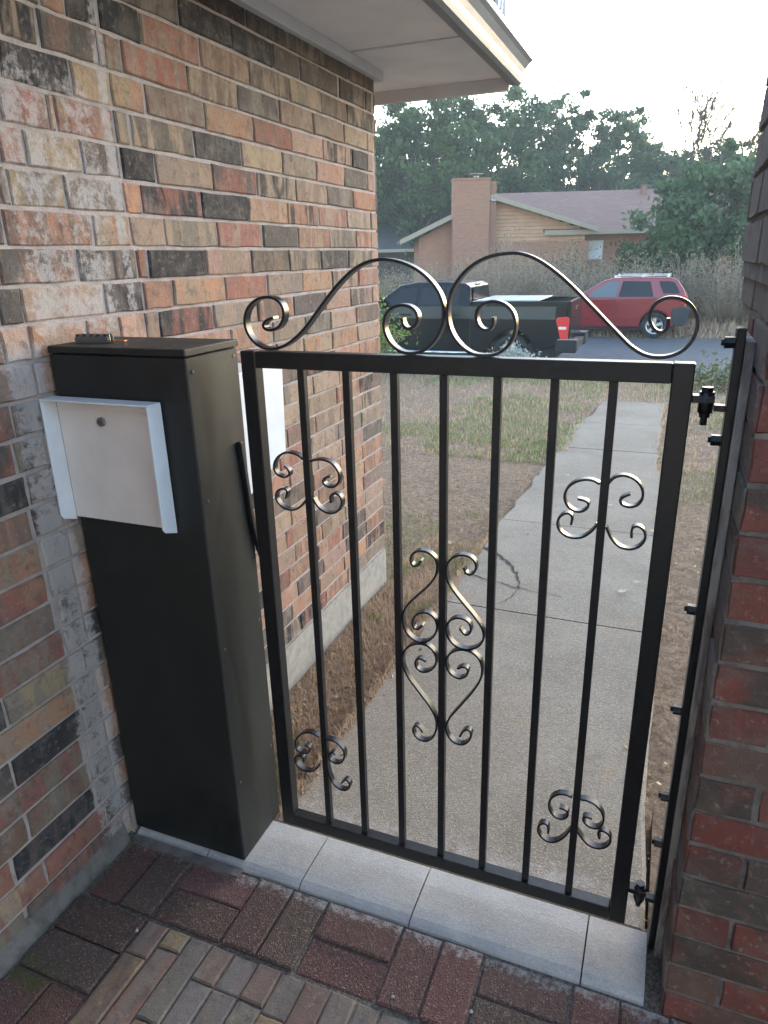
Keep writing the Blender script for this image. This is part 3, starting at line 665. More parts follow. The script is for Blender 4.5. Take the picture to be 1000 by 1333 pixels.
# frieze board, soffit, gutter
b = MB(); b.cbox(WX-.02, WX+.028, -2.6, 1.90, 2.199, 2.2385, .003); b.cbox(WX-1.2, WX-.021, 1.871, 1.90, 2.199, 2.2385, .003); b.build('frieze_board', M['trim'], house)
b = MB(); b.box(WX-1.2, .063, -2.6, 2.262, 2.239, 2.252)
b.build('soffit', M['soffit'], house)
for y in (.3, 1.55):
    b = MB(); b.box(WX+.03, .062, y, y+.012, 2.2345, 2.2388); b.build('soffit_seam', M['trim'], house)
b = MB(); b.cbox(WX-1.2, .065, 2.263, 2.285, 2.185, 2.33, .003); b.build('end_fascia', M['trim'], house)
prof = [(.1, 2.21), (.135, 2.205), (.152, 2.212), (.158, 2.228), (.160, 2.248), (.168, 2.268), (.186, 2.288), (.200, 2.298), (.203, 2.318), (.196, 2.322), (.194, 2.305), (.18, 2.296), (.162, 2.276), (.153, 2.25), (.150, 2.222), (.135, 2.213), (.104, 2.217), (.104, 2.32), (.1, 2.32)]
prof = [(x-.035, z) for x, z in prof]
b = MB(); b.prism(prof, 'y', -2.6, 2.287); b.build('gutter', M['gutter'], house, fix=True)
capp = [(.1, 2.21), (.135, 2.205), (.152, 2.212), (.158, 2.228), (.160, 2.248), (.168, 2.268), (.186, 2.288), (.200, 2.298), (.2, 2.318), (.1, 2.318)]
capp = [(x-.035, z) for x, z in capp]
b = MB(); b.prism(capp, 'y', 2.2875, 2.290); b.build('gutter_end_cap', M['gutter'], house, fix=True)
b = MB(); b.prism([(-1.6, 3.02), (.063, 2.335), (.063, 2.315), (-1.6, 3.0)], 'y', -2.6, 2.27); b.build('roof', M['shingle'], house, fix=True)
# roof box above the entry (behind the camera) that keeps the sky off the patio
b = MB(); b.box(-.4, 2.6, -3.4, -2.0, 2.256, 2.3); b.build('porch_ceiling', M['soffit'], house)
b = MB(); b.box(-.6, 3.0, -2.9, -2.7, -.2, 2.25); b.build('entry_wall', M['trim'], house)
b = MB(); b.cbox(-.42, .060, 1.3, 2.09, 2.42, 3.3, .004); b.build('upper_bay', M['trim'], house)
b = MB()
for y0, y1 in ((1.3, 1.34), (1.94, 1.965), (2.0, 2.015), (2.06, 2.095)): b.cbox(.0605, .085, y0, y1, 2.42, 3.3, .003)
b.build('upper_window', M['frame_white'], house)
b = MB(); b.box(.0605, .070, 1.341, 1.939, 2.44, 3.28); b.build('upper_pane', M['glass'], house)

# ------------------------------------------------------------------ right brick pier and garden wall
pier = thing('brick_pier', 'dark red brick pier carrying the gate hinges', 'pier')
PX, PY0, PY1 = .998, -.154, .16
b = MB(); b.box(PX+.005, 1.73, PY0+.005, PY1-.005, -.2, 1.36); b.box(PX+.005, 1.73, PY0+.005, PY1+.238, 1.3605, 1.43); b.box(PX-.005, 1.73, PY0+.005, PY1+.238, 1.4305, 2.2)
pcore = b.build('wall', M['mortar_dark'], pier)
ps = BrickSet(); random.seed(9)
PC = [(.19, .058, .043), (.165, .05, .038), (.13, .06, .048), (.145, .088, .07), (.21, .07, .05), (.10, .068, .056), (.155, .056, .045)]
for k in range(0, 28):
    z = -.075+k*.0805; back = PY1 if z < 1.33 else PY1+.25
    x = PX; j = 0
    while x < 1.75:
        L = (.105 if k % 2 else .215) if j == 0 else .215
        ca = random.choice(PC); cb = random.choice(PC)
        if random.random() < .25: cb = (.06, .055, .045)
        g_ = .005
        geo = brick_geo((x+g_, PY0+.012, z+g_), (1, 0, 0), (0, 0, 1), (0, -1, 0), L-2*g_, .0805-2*g_, .012+random.uniform(-.001, .001), .0016, .0025)
        ps.add(geo, jit(ca), jit(cb), prio((x, PY0, z))); x += L; j += 1
    # jamb side, smeared with old mortar
    y = PY0; j = 0
    while y < back-.02:
        L = min((.215 if k % 2 else .105) if j == 0 else .215, back-y)
        ca = random.choice(PC) if random.random() < (.8 if z < 1.35 else .2) else (.19, .165, .15)
        geo = brick_geo((PX+.012-(.010 if z > 1.42 else 0), y+.004, z+.004), (0, 1, 0), (0, 0, 1), (-1, 0, 0), L-.008, .0805-.008, .012+random.uniform(-.0015, .0015), .002, .0025)
        ps.add(geo, jit(ca), jit((.15, .13, .12)), prio((PX, y, z))); y += L; j += 1
ps.build(pcore, M['brick_red'], 290)
b = MB(); b.cbox(.983, .9985, -.028, .145, -.06, 1.34, .0015); b.build('jamb_board', M['shim'], pier)

# hinge strap bolted to the pier
strap = thing('hinge_strap', 'black iron strap bolted upright along the right brick pier', 'strap', (.978, 0, -.05))
def L_(p): return (p[0]-.985, p[1], p[2]+.05)
b = MB(); b.cbox(-.010, .0042, -.019, .019, 0, 1.41, .0015); b.build('bar', M['paint_black'], strap)
for z in (1.335, 1.166, .83, .60, .378, .25):
    b = MB(); b.cyl((-.010, 0, z+.05), (-.026, 0, z+.05), .0105, n=6, smooth=False); b.cyl((-.026, 0, z+.05), (-.031, 0, z+.05), .0055, n=8); b.build('bolt', M['paint_black'], strap)

# ------------------------------------------------------------------ gate
gate = thing('metal_gate', 'black wrought iron gate with upright bars and curled scrolls on top', 'gate', (0, 0, 0))
b = MB()
for a in ((0, .036, -.016, .016, 0, 1.300), (.876, .912, -.016, .016, 0, 1.300)): b.cbox(*a, .002)
b.cbox(.0362, .8758, -.0155, .0155, 1.264, 1.2995, .002); b.cbox(.0362, .8758, -.0155, .0155, .0005, .036, .002)
b.build('frame', M['paint_black'], gate)
for x in (.141, .247, .3535, .459, .567, .6755, .780):
    b = MB(); b.cbox(x-.008, x+.008, -.008, .008, .0362, 1.2638, .001); b.build('bar', M['paint_black'], gate)
def catmull(P, n):
    out = []
    for i in range(len(P)-1):
        p0, p1, p2, p3 = P[max(i-1, 0)], P[i], P[i+1], P[min(i+2, len(P)-1)]
        for t in np.linspace(0, 1, n, endpoint=False):
            out.append(tuple(.5*((2*b)+(-a+c)*t+(2*a-5*b+4*c-d)*t*t+(-a+3*b-3*c+d)*t**3) for a, b, c, d in zip(p0, p1, p2, p3)))
    out.append(P[-1]); return out
def ribbon(P, w, t, n=4):
    # smooth hand-traced jitter once, then spline
    Q = [P[0]]+[tuple(.2*a+.6*b+.2*c for a, b, c in zip(P[i-1], P[i], P[i+1])) for i in range(1, len(P)-1)]+[P[-1]]
    C = catmull(Q, n); m = len(C); vs, fs, sm = [], [], []
    fr = []
    for i in range(m):
        a, c = C[max(i-1, 0)], C[min(i+1, m-1)]; dx, dz = c[0]-a[0], c[1]-a[1]; l = math.hypot(dx, dz) or 1; fr.append((C[i][0], C[i][1], -dz/l*t, dx/l*t))
    ed = .06
    cs = [(-.5, -.5+ed), (-.5+.12, -.5), (.5-.12, -.5), (.5, -.5+ed), (.5, .5-ed), (.5-.12, .5), (-.5+.12, .5), (-.5, .5-ed)]
    for k in range(8):
        (a0, w0), (a1, w1) = cs[k], cs[(k+1) % 8]; b0 = len(vs)
        for x, z, ux, uz in fr: vs += [(x+ux*a0, w0*w, z+uz*a0), (x+ux*a1, w1*w, z+uz*a1)]
        fs += [(b0+2*i, b0+2*i+1, b0+2*i+3, b0+2*i+2) for i in range(m-1)]
    for e, rev in ((0, 1), (m-1, 0)):
        b0 = len(vs); x, z, ux, uz = fr[e]; vs += [(x+ux*a0, w0*w, z+uz*a0) for a0, w0 in cs]; fs.append(tuple(range(b0, b0+8)))
    b = MB(); b.add(vs, fs, True); return b
for P in SCROLLS['top']: ribbon([(x, max(z, 1.3030)) for x, z in P], .023, .0058, 6).build('scroll', M['iron'], gate)
for k in ('middle', 'ul', 'ur', 'll', 'lr'):
    for P in SCROLLS[k]: ribbon(P, .017, .0046, 5).build('scroll', M['iron'], gate)
for z0 in (1.232, .095):
    b = MB(); b.cbox(.9122, .949, -.012, .012, z0, z0+.013, .0015); b.cyl((.936, 0, z0-.018), (.936, 0, z0+.019), .0125, n=12); b.cyl((.936, 0, z0+.019), (.936, 0, z0+.027), .0105, n=6, smooth=False)
    b.cyl((.936, 0, z0-.04), (.936, 0, z0-.018), .006, n=8); b.cyl((.936, 0, z0-.026), (.936, 0, z0-.0182), .010, n=6, smooth=False)
    b.cbox(.9492, .9678, -.009, .009, z0-.014, z0-.003, .001)
    b.build('hinge', M['paint_black'], gate)

# ------------------------------------------------------------------ parcel box beside the wall
box = thing('parcel_box', 'tall black metal parcel post standing against the brick wall, white hatch on its front', 'post box', (-.24, -.04, -.05))
OX, OY, OZ = -.24, -.04, -.05
def bb(b, x0, x1, y0, y1, z0, z1, c=.002): return b.cbox(x0-OX, x1-OX, y0-OY, y1-OY, z0-OZ, z1-OZ, c)
b = MB(); bb(b, -.4225, -.057, -.132, .062, -.0485, 1.2975, .003); b.build('body', M['box_black'], box)
b = MB(); bb(b, -.4255, -.054, -.1355, .066, 1.300, 1.3155, .0025); b.build('lid', M['box_black'], box)
b = MB(); bb(b, -.422, -.0575, -.134, -.1323, 1.2065, 1.2965, .0006); b.build('upper_panel', M['box_black'], box)
for (y, z) in ((-.112, 1.268), (.045, 1.281), (.045, .60), (-.112, .60), (-.11, 0.98), (-.11, .2), (.045, .2)):
    b = MB(); b.cyl((-.0572-OX, y-OY, z-OZ), (-.0552-OX, y-OY, z-OZ), .0036, n=8); b.build('screw', M['gun'], box)
# white hatch: recessed panel with folded side flanges and a top lip
b = MB(); bb(b, -.4235, -.1325, -.1385, -.1342, .912, 1.199, .0006); pn = b.build('hatch', M['white_panel'], box)
b = MB()
def tri_flange(x0, x1):
    p = [(-.1388, 1.2012), (-.182, 1.2012), (-.184, .928), (-.176, .918), (-.1388, .905)]
    b.prism([(a-OY, c-OZ) for a, c in p], 'x', x0-OX, x1-OX)
tri_flange(-.4265, -.424); tri_flange(-.1325, -.1295)
bb(b, -.4265, -.1295, -.182, -.1388, 1.2015, 1.2045, .0005)
b.build('hatch_flange', M['white'], box, fix=True)
b = MB(); b.cyl((-.297-OX, -.1388-OY, 1.152-OZ), (-.297-OX, -.145-OY, 1.152-OZ), .0105, n=20); lk = b.build('lock', M['steel'], pn)
b = MB(); b.cyl((-.297-OX, -.1452-OY, 1.152-OZ), (-.297-OX, -.1465-OY, 1.152-OZ), .006, n=14); b.cbox(-.2985-OX, -.2955-OX, -.1478-OY, -.1466-OY, 1.147-OZ, 1.157-OZ, .0003); b.build('keyway', M['gun'], pn)
# white letter hopper on the street side
p = [(.0665, 1.232), (.315, 1.222), (.302, .985), (.0665, .905)]
b = MB(); b.prism([(a-OY, c-OZ) for a, c in p], 'x', -.40-OX, -.088-OX); b.build('letter_hopper', M['white'], box, bevel=.0015, fix=True)
# curved pull handle on the side next the gate
hp = [(.028, 1.083), (.032, 1.05), (.036, 1.0), (.041, .95), (.045, .90), (.051, .86), (.060, .82), (.071, .785), (.082, .757)]
vs = []
for i, (y, z) in enumerate(hp):
    w = .0065
    for sx, sy in ((0, -w), (.012, -w), (.012, w), (0, w)): vs.append((-.0568+sx-OX, y+sy-OY, z-OZ))
n = len(hp)
b = MB(); b.add(vs, [(i*4+k, i*4+(k+1) % 4, (i+1)*4+(k+1) % 4, (i+1)*4+k) for i in range(n-1) for k in range(4)]+[(0, 1, 2, 3), tuple((n-1)*4+k for k in (3, 2, 1, 0))])
b.build('handle', M['box_black'], box, bevel=.002, fix=True)

# folding key organiser on the lid
kh = thing('key_holder', 'small grey folding key holder lying on top of the black post, copper key poking out', 'key holder', (-.355, -.062, 1.3155), R(8))
for s_ in (-1, 1):
    b = MB(); b.prism([(-.043, .003), (-.040, .0), (.040, 0), (.043, .004), (.043, .014), (.038, .018), (-.038, .016), (-.043, .012)], 'y', s_*.0105-.0012, s_*.0105+.0012); b.build('plate', M['gun'], kh, bevel=.0006, fix=True)
for i in range(6):
    b = MB(); y = -.0080+i*.0028; b.box(-.040+(i % 2)*.004, .036+(i % 3)*.003, y, y+.0018, .002, .0172+.0008*(i % 3)); b.build('blade', M['box_black'] if i % 2 else M['steel'], kh)
for x in (-.036, -.018, 0, .018, .036):
    b = MB(); b.cyl((x, -.012, .017), (x, .012, .017), .0028, n=8); b.build('pin', M['rubber'], kh)
b = MB(); b.cbox(.0425, .068, -.002, .002, .0035, .0065, .0004); b.cbox(.068, .080, -.005, .006, .004, .0063, .0004); b.build('key', M['copper'], kh)
# ------------------------------------------------------------------ vehicles
def arch(cx, r, z0, n=9):
    """points of a wheel arch from rear (larger x) to front, at the sill height z0"""
    a0 = math.asin(max(-1, min(1, (z0-.40)/r)))
    return [(cx+r*math.cos(t), .40+r*math.sin(t)) for t in np.linspace(a0, math.pi-a0, n)]
def wheel(parent, cx, y, r, rw, spokes, out=-1, w=.24):
    b = MB(); y0, y1 = (y, y+w)
    prof = [(0.0, r*.72), (-.006, r*.93), (.02, r*.99), (.05, r), (w-.05, r), (w-.02, r*.98), (w, r*.7)]
    n = 28; vs = []
    for a, rr in prof:
        for k in range(n): t = 2*math.pi*k/n; vs.append((cx+rr*math.cos(t), y+a, r+rr*math.sin(t)))
    b.add(vs, [(i*n+k, i*n+(k+1) % n, (i+1)*n+(k+1) % n, (i+1)*n+k) for i in range(len(prof)-1) for k in range(n)], True)
    ty = b.build('tyre', M['rubber'], parent, fix=True)
    b = MB(); b.cyl((cx, y+.07, r), (cx, y+.08, r), rw*.97, n=24); b.build('brake_disc', M['rubber'], ty)
    b = MB()
    for k in range(spokes):
        t = 2*math.pi*k/spokes+.3; d = Vector((math.cos(t), 0, math.sin(t))); s = Vector((-math.sin(t), 0, math.cos(t)))
        c = Vector((cx, y, r)); wv = rw*.16
        p = [c+d*rw*.12-s*wv*.9, c+d*rw*.95-s*wv*1.25, c+d*rw*.95+s*wv*1.25, c+d*rw*.12+s*wv*.9]
        b.add([q+Vector((0, .012, 0)) for q in p]+[q+Vector((0, .05, 0)) for q in p], [(0, 1, 2, 3), (7, 6, 5, 4), (0, 4, 5, 1), (1, 5, 6, 2), (2, 6, 7, 3), (3, 7, 4, 0)])
    b.cyl((cx, y+.005, r), (cx, y+.05, r), rw*.22, n=14)
    for k in range(24):
        t0, t1 = 2*math.pi*k/24, 2*math.pi*(k+1)/24
        q = lambda t, rr, yy: (cx+rr*math.cos(t), y+yy, r+rr*math.sin(t))
        b.add([q(t0, rw, .0), q(t1, rw, .0), q(t1, rw*.9, .01), q(t0, rw*.9, .01), q(t1, rw*.9, .07), q(t0, rw*.9, .07)], [(0, 1, 2, 3), (3, 2, 4, 5)])
    b.build('rim', M['alloy'], ty, fix=True)
def body_prism(b, poly, W, y_ins=.03):
    """side outline across the width with slightly crowned sides"""
    b.prism(poly, 'y', 0, W)
def cabin(poly, W, z0, z1, ins):
    vs = []
    for side in (0, 1):
        for x, z in poly:
            t = ins*max(0, (z-z0))/(z1-z0); vs.append((x, t if side == 0 else W-t, z))
    n = len(poly)
    return vs, [tuple(range(n)), tuple(range(2*n-1, n-1, -1))]+[(i, n+i, n+(i+1) % n, (i+1) % n) for i in range(n)]
def side_pane(parent, name, poly, z0, z1, ins, W, mat, off=.006, near=True, th=.012):
    b = MB(); f = lambda x, z, o: (x, (ins*(z-z0)/(z1-z0)-o) if near else W-ins*(z-z0)/(z1-z0)+o, z)
    n = len(poly)
    b.add([f(x, z, off) for x, z in poly]+[f(x, z, -th) for x, z in poly], [tuple(range(n)), tuple(range(2*n-1, n-1, -1))]+[(i, n+i, n+(i+1) % n, (i+1) % n) for i in range(n)])
    return b.build(name, mat, parent, fix=True)

truck = thing('pickup_truck', 'black crew cab pickup truck with grey bed cover, parked on the street', 'pickup truck', (-1.09, 14.25, -.957), R(0))
W = 1.98
zs = .42
rear_w, front_w = -1.27, -4.95
low = [(-.16, .62), (-.12, .85), (-.10, 1.40), (-2.20, 1.40), (-4.45, 1.38), (-4.62, 1.33), (-5.6, 1.22), (-5.85, 1.08), (-5.9, .6), (-5.8, zs)]
fa = arch(front_w, .50, zs); ra = arch(rear_w, .50, zs)
low += fa[::-1]+ra[::-1]+[(-.5, .5)]
b = MB(); b.prism(low, 'y', 0, W); body = b.build('body', M['truck'], truck, bevel=.035, fix=True)
cp = [(-2.21, 1.36), (-2.25, 1.80), (-2.38, 1.875), (-2.8, 1.905), (-3.5, 1.905), (-3.9, 1.84), (-4.62, 1.36)]
v_, f_ = cabin(cp, W, 1.36, 1.9, .19)
b = MB(); b.add(v_, f_); b.build('cab', M['truck'], truck, bevel=.03, fix=True)
for near in (True, False):
    side_pane(truck, 'side_window', [(-2.48, 1.41), (-2.50, 1.78), (-2.78, 1.80), (-2.78, 1.41)], 1.36, 1.9, .19, W, M['carglass'], near=near)
    side_pane(truck, 'side_window', [(-2.82, 1.41), (-2.82, 1.80), (-3.38, 1.80), (-3.40, 1.41)], 1.36, 1.9, .19, W, M['carglass'], near=near)
    side_pane(truck, 'side_window', [(-3.50, 1.41), (-3.48, 1.80), (-3.85, 1.76), (-4.32, 1.41)], 1.36, 1.9, .19, W, M['carglass'], near=near)
b = MB(); b.add([(-2.238, .25, 1.46), (-2.238, W-.25, 1.46), (-2.262, W-.33, 1.77), (-2.262, .33, 1.77)], [(0, 1, 2, 3)]); b.add([(-2.20, .25, 1.46), (-2.20, W-.25, 1.46), (-2.225, W-.33, 1.77), (-2.225, .33, 1.77)], [(0, 1, 2, 3)]); b.build('rear_window', M['carglass'], truck)
b = MB(); b.cbox(-2.30, -2.262, .75, 1.2, 1.83, 1.865, .004); b.build('high_brake_lamp', M['lamp_white'], truck)
b = MB(); b.cbox(-2.17, -.1, .0, .07, 1.37, 1.495, .01); b.cbox(-2.17, -.1, W-.07, W, 1.37, 1.495, .01); b.cbox(-2.19, -2.12, .07, W-.07, 1.37, 1.49, .01); b.build('bed_rail', M['truck'], truck)
b = MB(); b.cbox(-.10, -.03, .02, W-.02, .72, 1.50, .012); b.build('tailgate', M['truck'], truck)
b = MB(); b.cbox(-.028, -.012, .75, 1.2, 1.28, 1.36, .004); b.build('tailgate_handle', M['chrome'], truck)
for x0, x1 in ((-2.11, -1.66), (-1.655, -1.2), (-1.195, -.72)):
    b = MB(); b.cbox(x0, x1, .06, W-.06, 1.497, 1.525, .006); b.build('bed_cover', M['cover'], truck)
for y0 in (-.012, W-.13):
    p = [(-.33, 1.10), (-.30, 1.17), (-.09, 1.19), (-.045, 1.15), (-.06, .72), (-.22, .72)]
    b = MB(); b.prism(p, 'y', y0, y0+.142); tl = b.build('tail_light', M['lamp_red'], truck, bevel=.012, fix=True)
    b = MB(); b.cbox(-.27, -.10, y0-.006, y0+.12, .92, .985, .01); b.build('reversing_lamp', M['lamp_white'], tl)
b = MB(); b.cbox(-.32, .14, -.03, .42, .44, .70, .03); b.cbox(-.32, .14, W-.42, W+.03, .44, .70, .03); b.cbox(-.1, .10, .43, W-.43, .46, .64, .02); b.build('rear_bumper', M['rubber'], truck)
b = MB(); b.cbox(-.28, .15, -.02, .40, .702, .725, .006); b.build('bumper_step', M['chrome'], truck)
b = MB(); b.cbox(-.28, .15, W-.40, W+.02, .702, .725, .006); b.build('bumper_step', M['chrome'], truck)
for x in (-2.205, -3.45, -4.5):
    b = MB(); b.box(x-.007, x+.007, -.004, .01, .5, 1.37); b.build('door_seam', M['rubber'], truck)
for x in (-2.62, -3.72):
    b = MB(); b.cbox(x-.11, x+.11, -.055, -.018, 1.20, 1.235, .006); b.build('door_handle', M['truck'], truck)
b = MB(); b.cbox(-4.4, -4.2, -.22, -.02, 1.38, 1.60, .03); b.build('wing_mirror', M['truck'], truck)
b = MB(); b.prism([(-.030, 1.13), (-.002, 1.392), (.02, 1.392), (.02, 1.12)], 'x', -5.3, -.34); b.build('sky_catching_shoulder', M['truck'], truck, fix=True)  # tilted strip added so the flat truck side mirrors a lighter band of sky
b = MB(); b.cyl((-4.2, -.10, .40), (-2.0, -.10, .40), .04, n=8); b.build('side_step', M['chrome'], truck)
b = MB(); b.box(-5.7, -.3, .1, W-.1, .30, .62); b.build('underbody', M['rubber'], truck)
for cx in (rear_w, front_w):
    wheel(truck, cx, .02, .40, .26, 6); wheel(truck, cx, W-.27, .40, .26, 6)

suv = thing('red_suv', 'dark red compact suv with grey bumper parked across the street', 'car', (1.27, 20.95, -.90), R(0))
W = 1.80; zs = .30; rw_, fw_ = -.86, -3.45
def arch2(cx, r, z0, cz, n=9):
    a0 = math.asin(max(-1, min(1, (z0-cz)/r))); return [(cx+r*math.cos(t), cz+r*math.sin(t)) for t in np.linspace(a0, math.pi-a0, n)]
low = [(-.10, .42), (-.05, .85), (-.10, 1.18), (-3.1, 1.12), (-3.35, 1.08), (-4.1, .98), (-4.32, .80), (-4.35, .45), (-4.25, zs)]
low += arch2(fw_, .42, zs, .36)[::-1]+arch2(rw_, .42, zs, .36)[::-1]+[(-.35, .34)]
b = MB(); b.prism(low, 'y', 0, W); b.build('body', M['suv'], suv, bevel=.05, fix=True)
cp = [(-.08, 1.12), (-.16, 1.35), (-.36, 1.62), (-.55, 1.68), (-1.5, 1.71), (-2.1, 1.68), (-2.4, 1.60), (-3.25, 1.08)]
v_, f_ = cabin(cp, W, 1.1, 1.7, .17); b = MB(); b.add(v_, f_); b.build('cabin', M['suv'], suv, bevel=.035, fix=True)
for near in (True, False):
    side_pane(suv, 'side_window', [(-.26, 1.25), (-.43, 1.55), (-.62, 1.59), (-.86, 1.58), (-.70, 1.25)], 1.1, 1.7, .17, W, M['carglass'], near=near)
    side_pane(suv, 'side_window', [(-.96, 1.16), (-1.08, 1.58), (-1.83, 1.60), (-1.93, 1.16)], 1.1, 1.7, .17, W, M['carglass'], near=near)
    side_pane(suv, 'side_window', [(-2.0, 1.16), (-1.92, 1.59), (-2.25, 1.57), (-2.85, 1.16)], 1.1, 1.7, .17, W, M['carglass_light'], near=near)
    b = MB(); y = .19 if near else W-.23
    b.cyl((-.55, y+.02, 1.735), (-2.1, y+.02, 1.745), .016, n=8)
    for x in (-.62, -1.3, -2.05): b.cbox(x-.04, x+.04, y, y+.04, 1.68, 1.74, .005)
    b.build('roof_rail', M['alloy'], suv)
    b = MB(); p = [(-.02, .98), (-.06, 1.2), (-.2, 1.2), (-.2, .98)]; yy = -.01 if near else W-.1
    b.prism(p, 'y', yy, yy+.11); b.build('tail_light', M['lamp_red'], suv, bevel=.02, fix=True)
b = MB(); p = [(-.10, .36), (.0, .46), (.035, .62), (.03, .82), (-.08, .88), (-.40, .86), (-.45, .76), (-.43, .52), (-.34, .36)]; b.prism(p, 'y', -.018, W+.018); b.build('rear_bumper', M['suvgrey'], suv, bevel=.03, fix=True)
b = MB(); b.add([(-.155, .2, 1.2), (-.155, W-.2, 1.2), (-.36, W-.3, 1.57), (-.36, .3, 1.57)], [(0, 1, 2, 3)]); b.v = [(x+.02, y, z) for x, y, z in b.v]; b.build('rear_window', M['carglass'], suv)
for x in (-.93, -1.98, -3.0):
    b = MB(); b.box(x-.006, x+.006, -.004, .01, .42, 1.12); b.build('door_seam', M['rubber'], suv)
for x in (-1.13, -2.18):
    b = MB(); b.cbox(x-.1, x+.1, -.035, -.006, .98, 1.02, .005); b.build('door_handle', M['suv'], suv)
b = MB(); b.cbox(-3.1, -.5+0, -.012, .01, .50, .56, .004) if False else b.cbox(-2.98, -1.32, -.014, .01, .55, .60, .004); b.build('side_moulding', M['suv'], suv)
b = MB(); b.cbox(-2.95, -2.78, -.2, -.02, 1.12, 1.27, .03); b.build('wing_mirror', M['suv'], suv)
b = MB(); b.box(-4.1, -.3, .08, W-.08, .22, .45); b.build('underbody', M['rubber'], suv)
for cx in (rw_, fw_): wheel(suv, cx, .02, .36, .235, 5, w=.2); wheel(suv, cx, W-.22, .36, .235, 5, w=.2)

# ------------------------------------------------------------------ houses across the street (u = along the front, d = depth)
CX, CY = .865, -1.333
def UD(u, d): return (CX+u*math.cos(YAW)-d*math.sin(YAW), CY+u*math.sin(YAW)+d*math.cos(YAW))
def hthing(name, label, cat, u, d, z): x, y = UD(u, d); return thing(name, label, cat, (x, y, z), YAW)
nh = hthing('neighbour_house', 'low orange brick house with brown shingle roof and broad square chimney across the street', 'house', 0, 0, 0)
nh.location = (*UD(5, 33), -.3)
def q(u, d, z): return (u-5, d-33, z+.3)
def slab(poly, th, name, mat, parent):
    n = len(poly); b = MB(); b.add([q(*p) for p in poly]+[q(p[0], p[1], p[2]-th) for p in poly], [tuple(range(n)), tuple(range(2*n-1, n-1, -1))]+[(i, n+i, n+(i+1) % n, (i+1) % n) for i in range(n)])
    return b.build(name, mat, parent, fix=True)
def wallpoly(poly, d0, d1, name, mat, parent):
    b = MB(); b.prism([(u-5, z+.3) for u, z in poly], 'y', d0-33, d1-33); return b.build(name, mat, parent, fix=True)
wallpoly([(1.85, -.5), (1.85, 2.25), (4.0, 3.35), (4.8, 3.72), (4.8, -.5)], 33.1, 38, 'brick_wall', M['far_brick'], nh)
wallpoly([(4.81, -.5), (4.81, 2.02), (9.4, 2.02), (9.4, -.5)], 33.12, 37, 'brick_wall', M['far_brick'], nh)
sd = wallpoly([(4.81, 2.021), (4.81, 3.72), (5.0, 3.8), (9.2, 2.45), (9.2, 2.021)], 33.15, 37, 'gable_wall', M['tan_siding'], nh)
for i in range(11):
    z = 2.06+i*.15; ur = min(9.2, 5+(3.8-z)/.322)-.05
    b = MB(); b.add([q(4.82, 33.145, z), q(ur, 33.145, z), q(ur, 33.12, z+.012), q(4.82, 33.12, z+.012), q(ur, 33.149, z+.14), q(4.82, 33.149, z+.14)], [(0, 1, 2, 3), (3, 2, 4, 5)]); b.build('siding_board', M['tan_siding'], sd)
wallpoly([(9.41, -.5), (9.41, 2.38), (17.3, 2.38), (17.3, -.5)], 33.9, 42, 'brick_wall', M['far_brick'], nh)
rf = slab([(1.0, 32.6, 2.20), (4.95, 32.6, 3.93), (4.95, 38.5, 3.98), (1.0, 38.5, 2.22)], .1, 'roof', M['shingle'], nh)
slab([(9.62, 32.6, 2.52), (4.951, 32.6, 3.93), (4.951, 38.5, 3.98), (9.62, 38.5, 2.54)], .1, 'roof', M['shingle'], nh)
slab([(7.4, 32.95, 2.45), (17.7, 32.95, 2.45), (17.7, 38, 4.42), (5.4, 38, 4.38)], .1, 'roof', M['shingle'], nh)
slab([(17.7, 43, 2.45), (5.4, 43, 2.45), (5.4, 38.01, 4.38), (17.7, 38.01, 4.42)], .1, 'roof', M['shingle'], nh)
M['cream'] = simple('cream_fascia', (.30, .25, .19), .7)
for (u0, z0), (u1, z1) in (((.98, 2.21), (4.94, 3.945)), ((4.96, 3.945), (9.64, 2.53))):
    b = MB(); b.prism([(u0-5, z0+.3), (u1-5, z1+.3), (u1-5, z1+.3-.2), (u0-5, z0+.3-.2)], 'y', -.46, -.405); b.build('rake_board', M['cream'], nh, fix=True)
b = MB(); b.box(2.35, 12.75, -.12, -.055, 2.56, 2.76); b.build('eave_board', M['cream'], nh)
b = MB(); b.cbox(3.25-5, 4.80-5, -.75, .0, 0, 4.78, .01); b.cbox(4.801-5, 5.14-5, -.35, .3, 0, 4.75, .01); ch = b.build('chimney', M['far_brick'], nh)
b = MB(); b.cbox(3.22-5, 4.83-5, -.78, .05, 4.781, 4.86, .01); b.build('chimney_crown', M['far_brick'], ch)
b = MB(); b.cyl((-.75, -.35, 4.861), (-.75, -.35, 5.0), .12, n=12); b.cbox(-1.05, -.45, -.6, -.1, 5.02, 5.05, .01)
b.build('chimney_cap', M['steel'], ch)
b = MB(); b.cbox(-.08, .13, -.45, -.352, 3.98, 4.22, .01); b.build('flashing', M['white'], ch)
b = MB(); b.cbox(9.1-5, 9.86-5, -.03, .1, 1.45, 2.3, .01) if False else b.cbox(9.45-5, 10.25-5, .84, .895, 1.5, 2.32, .01); fr = b.build('window', M['frame_white'], nh)
b = MB()
for k in range(7): b.cbox(4.52+0, 5.18, .815, .838, 1.56+k*.105, 1.64+k*.105, .006)
b.build('blind_slat', M['white'], fr)
b = MB(); b.cbox(12.95-5, 13.2-5, 4.2, 4.45, 4.1, 4.8, .01); b.cbox(12.9-5, 13.25-5, 4.15, 4.5, 4.8, 4.85, .01); b.build('roof_vent', M['shingle'], nh)

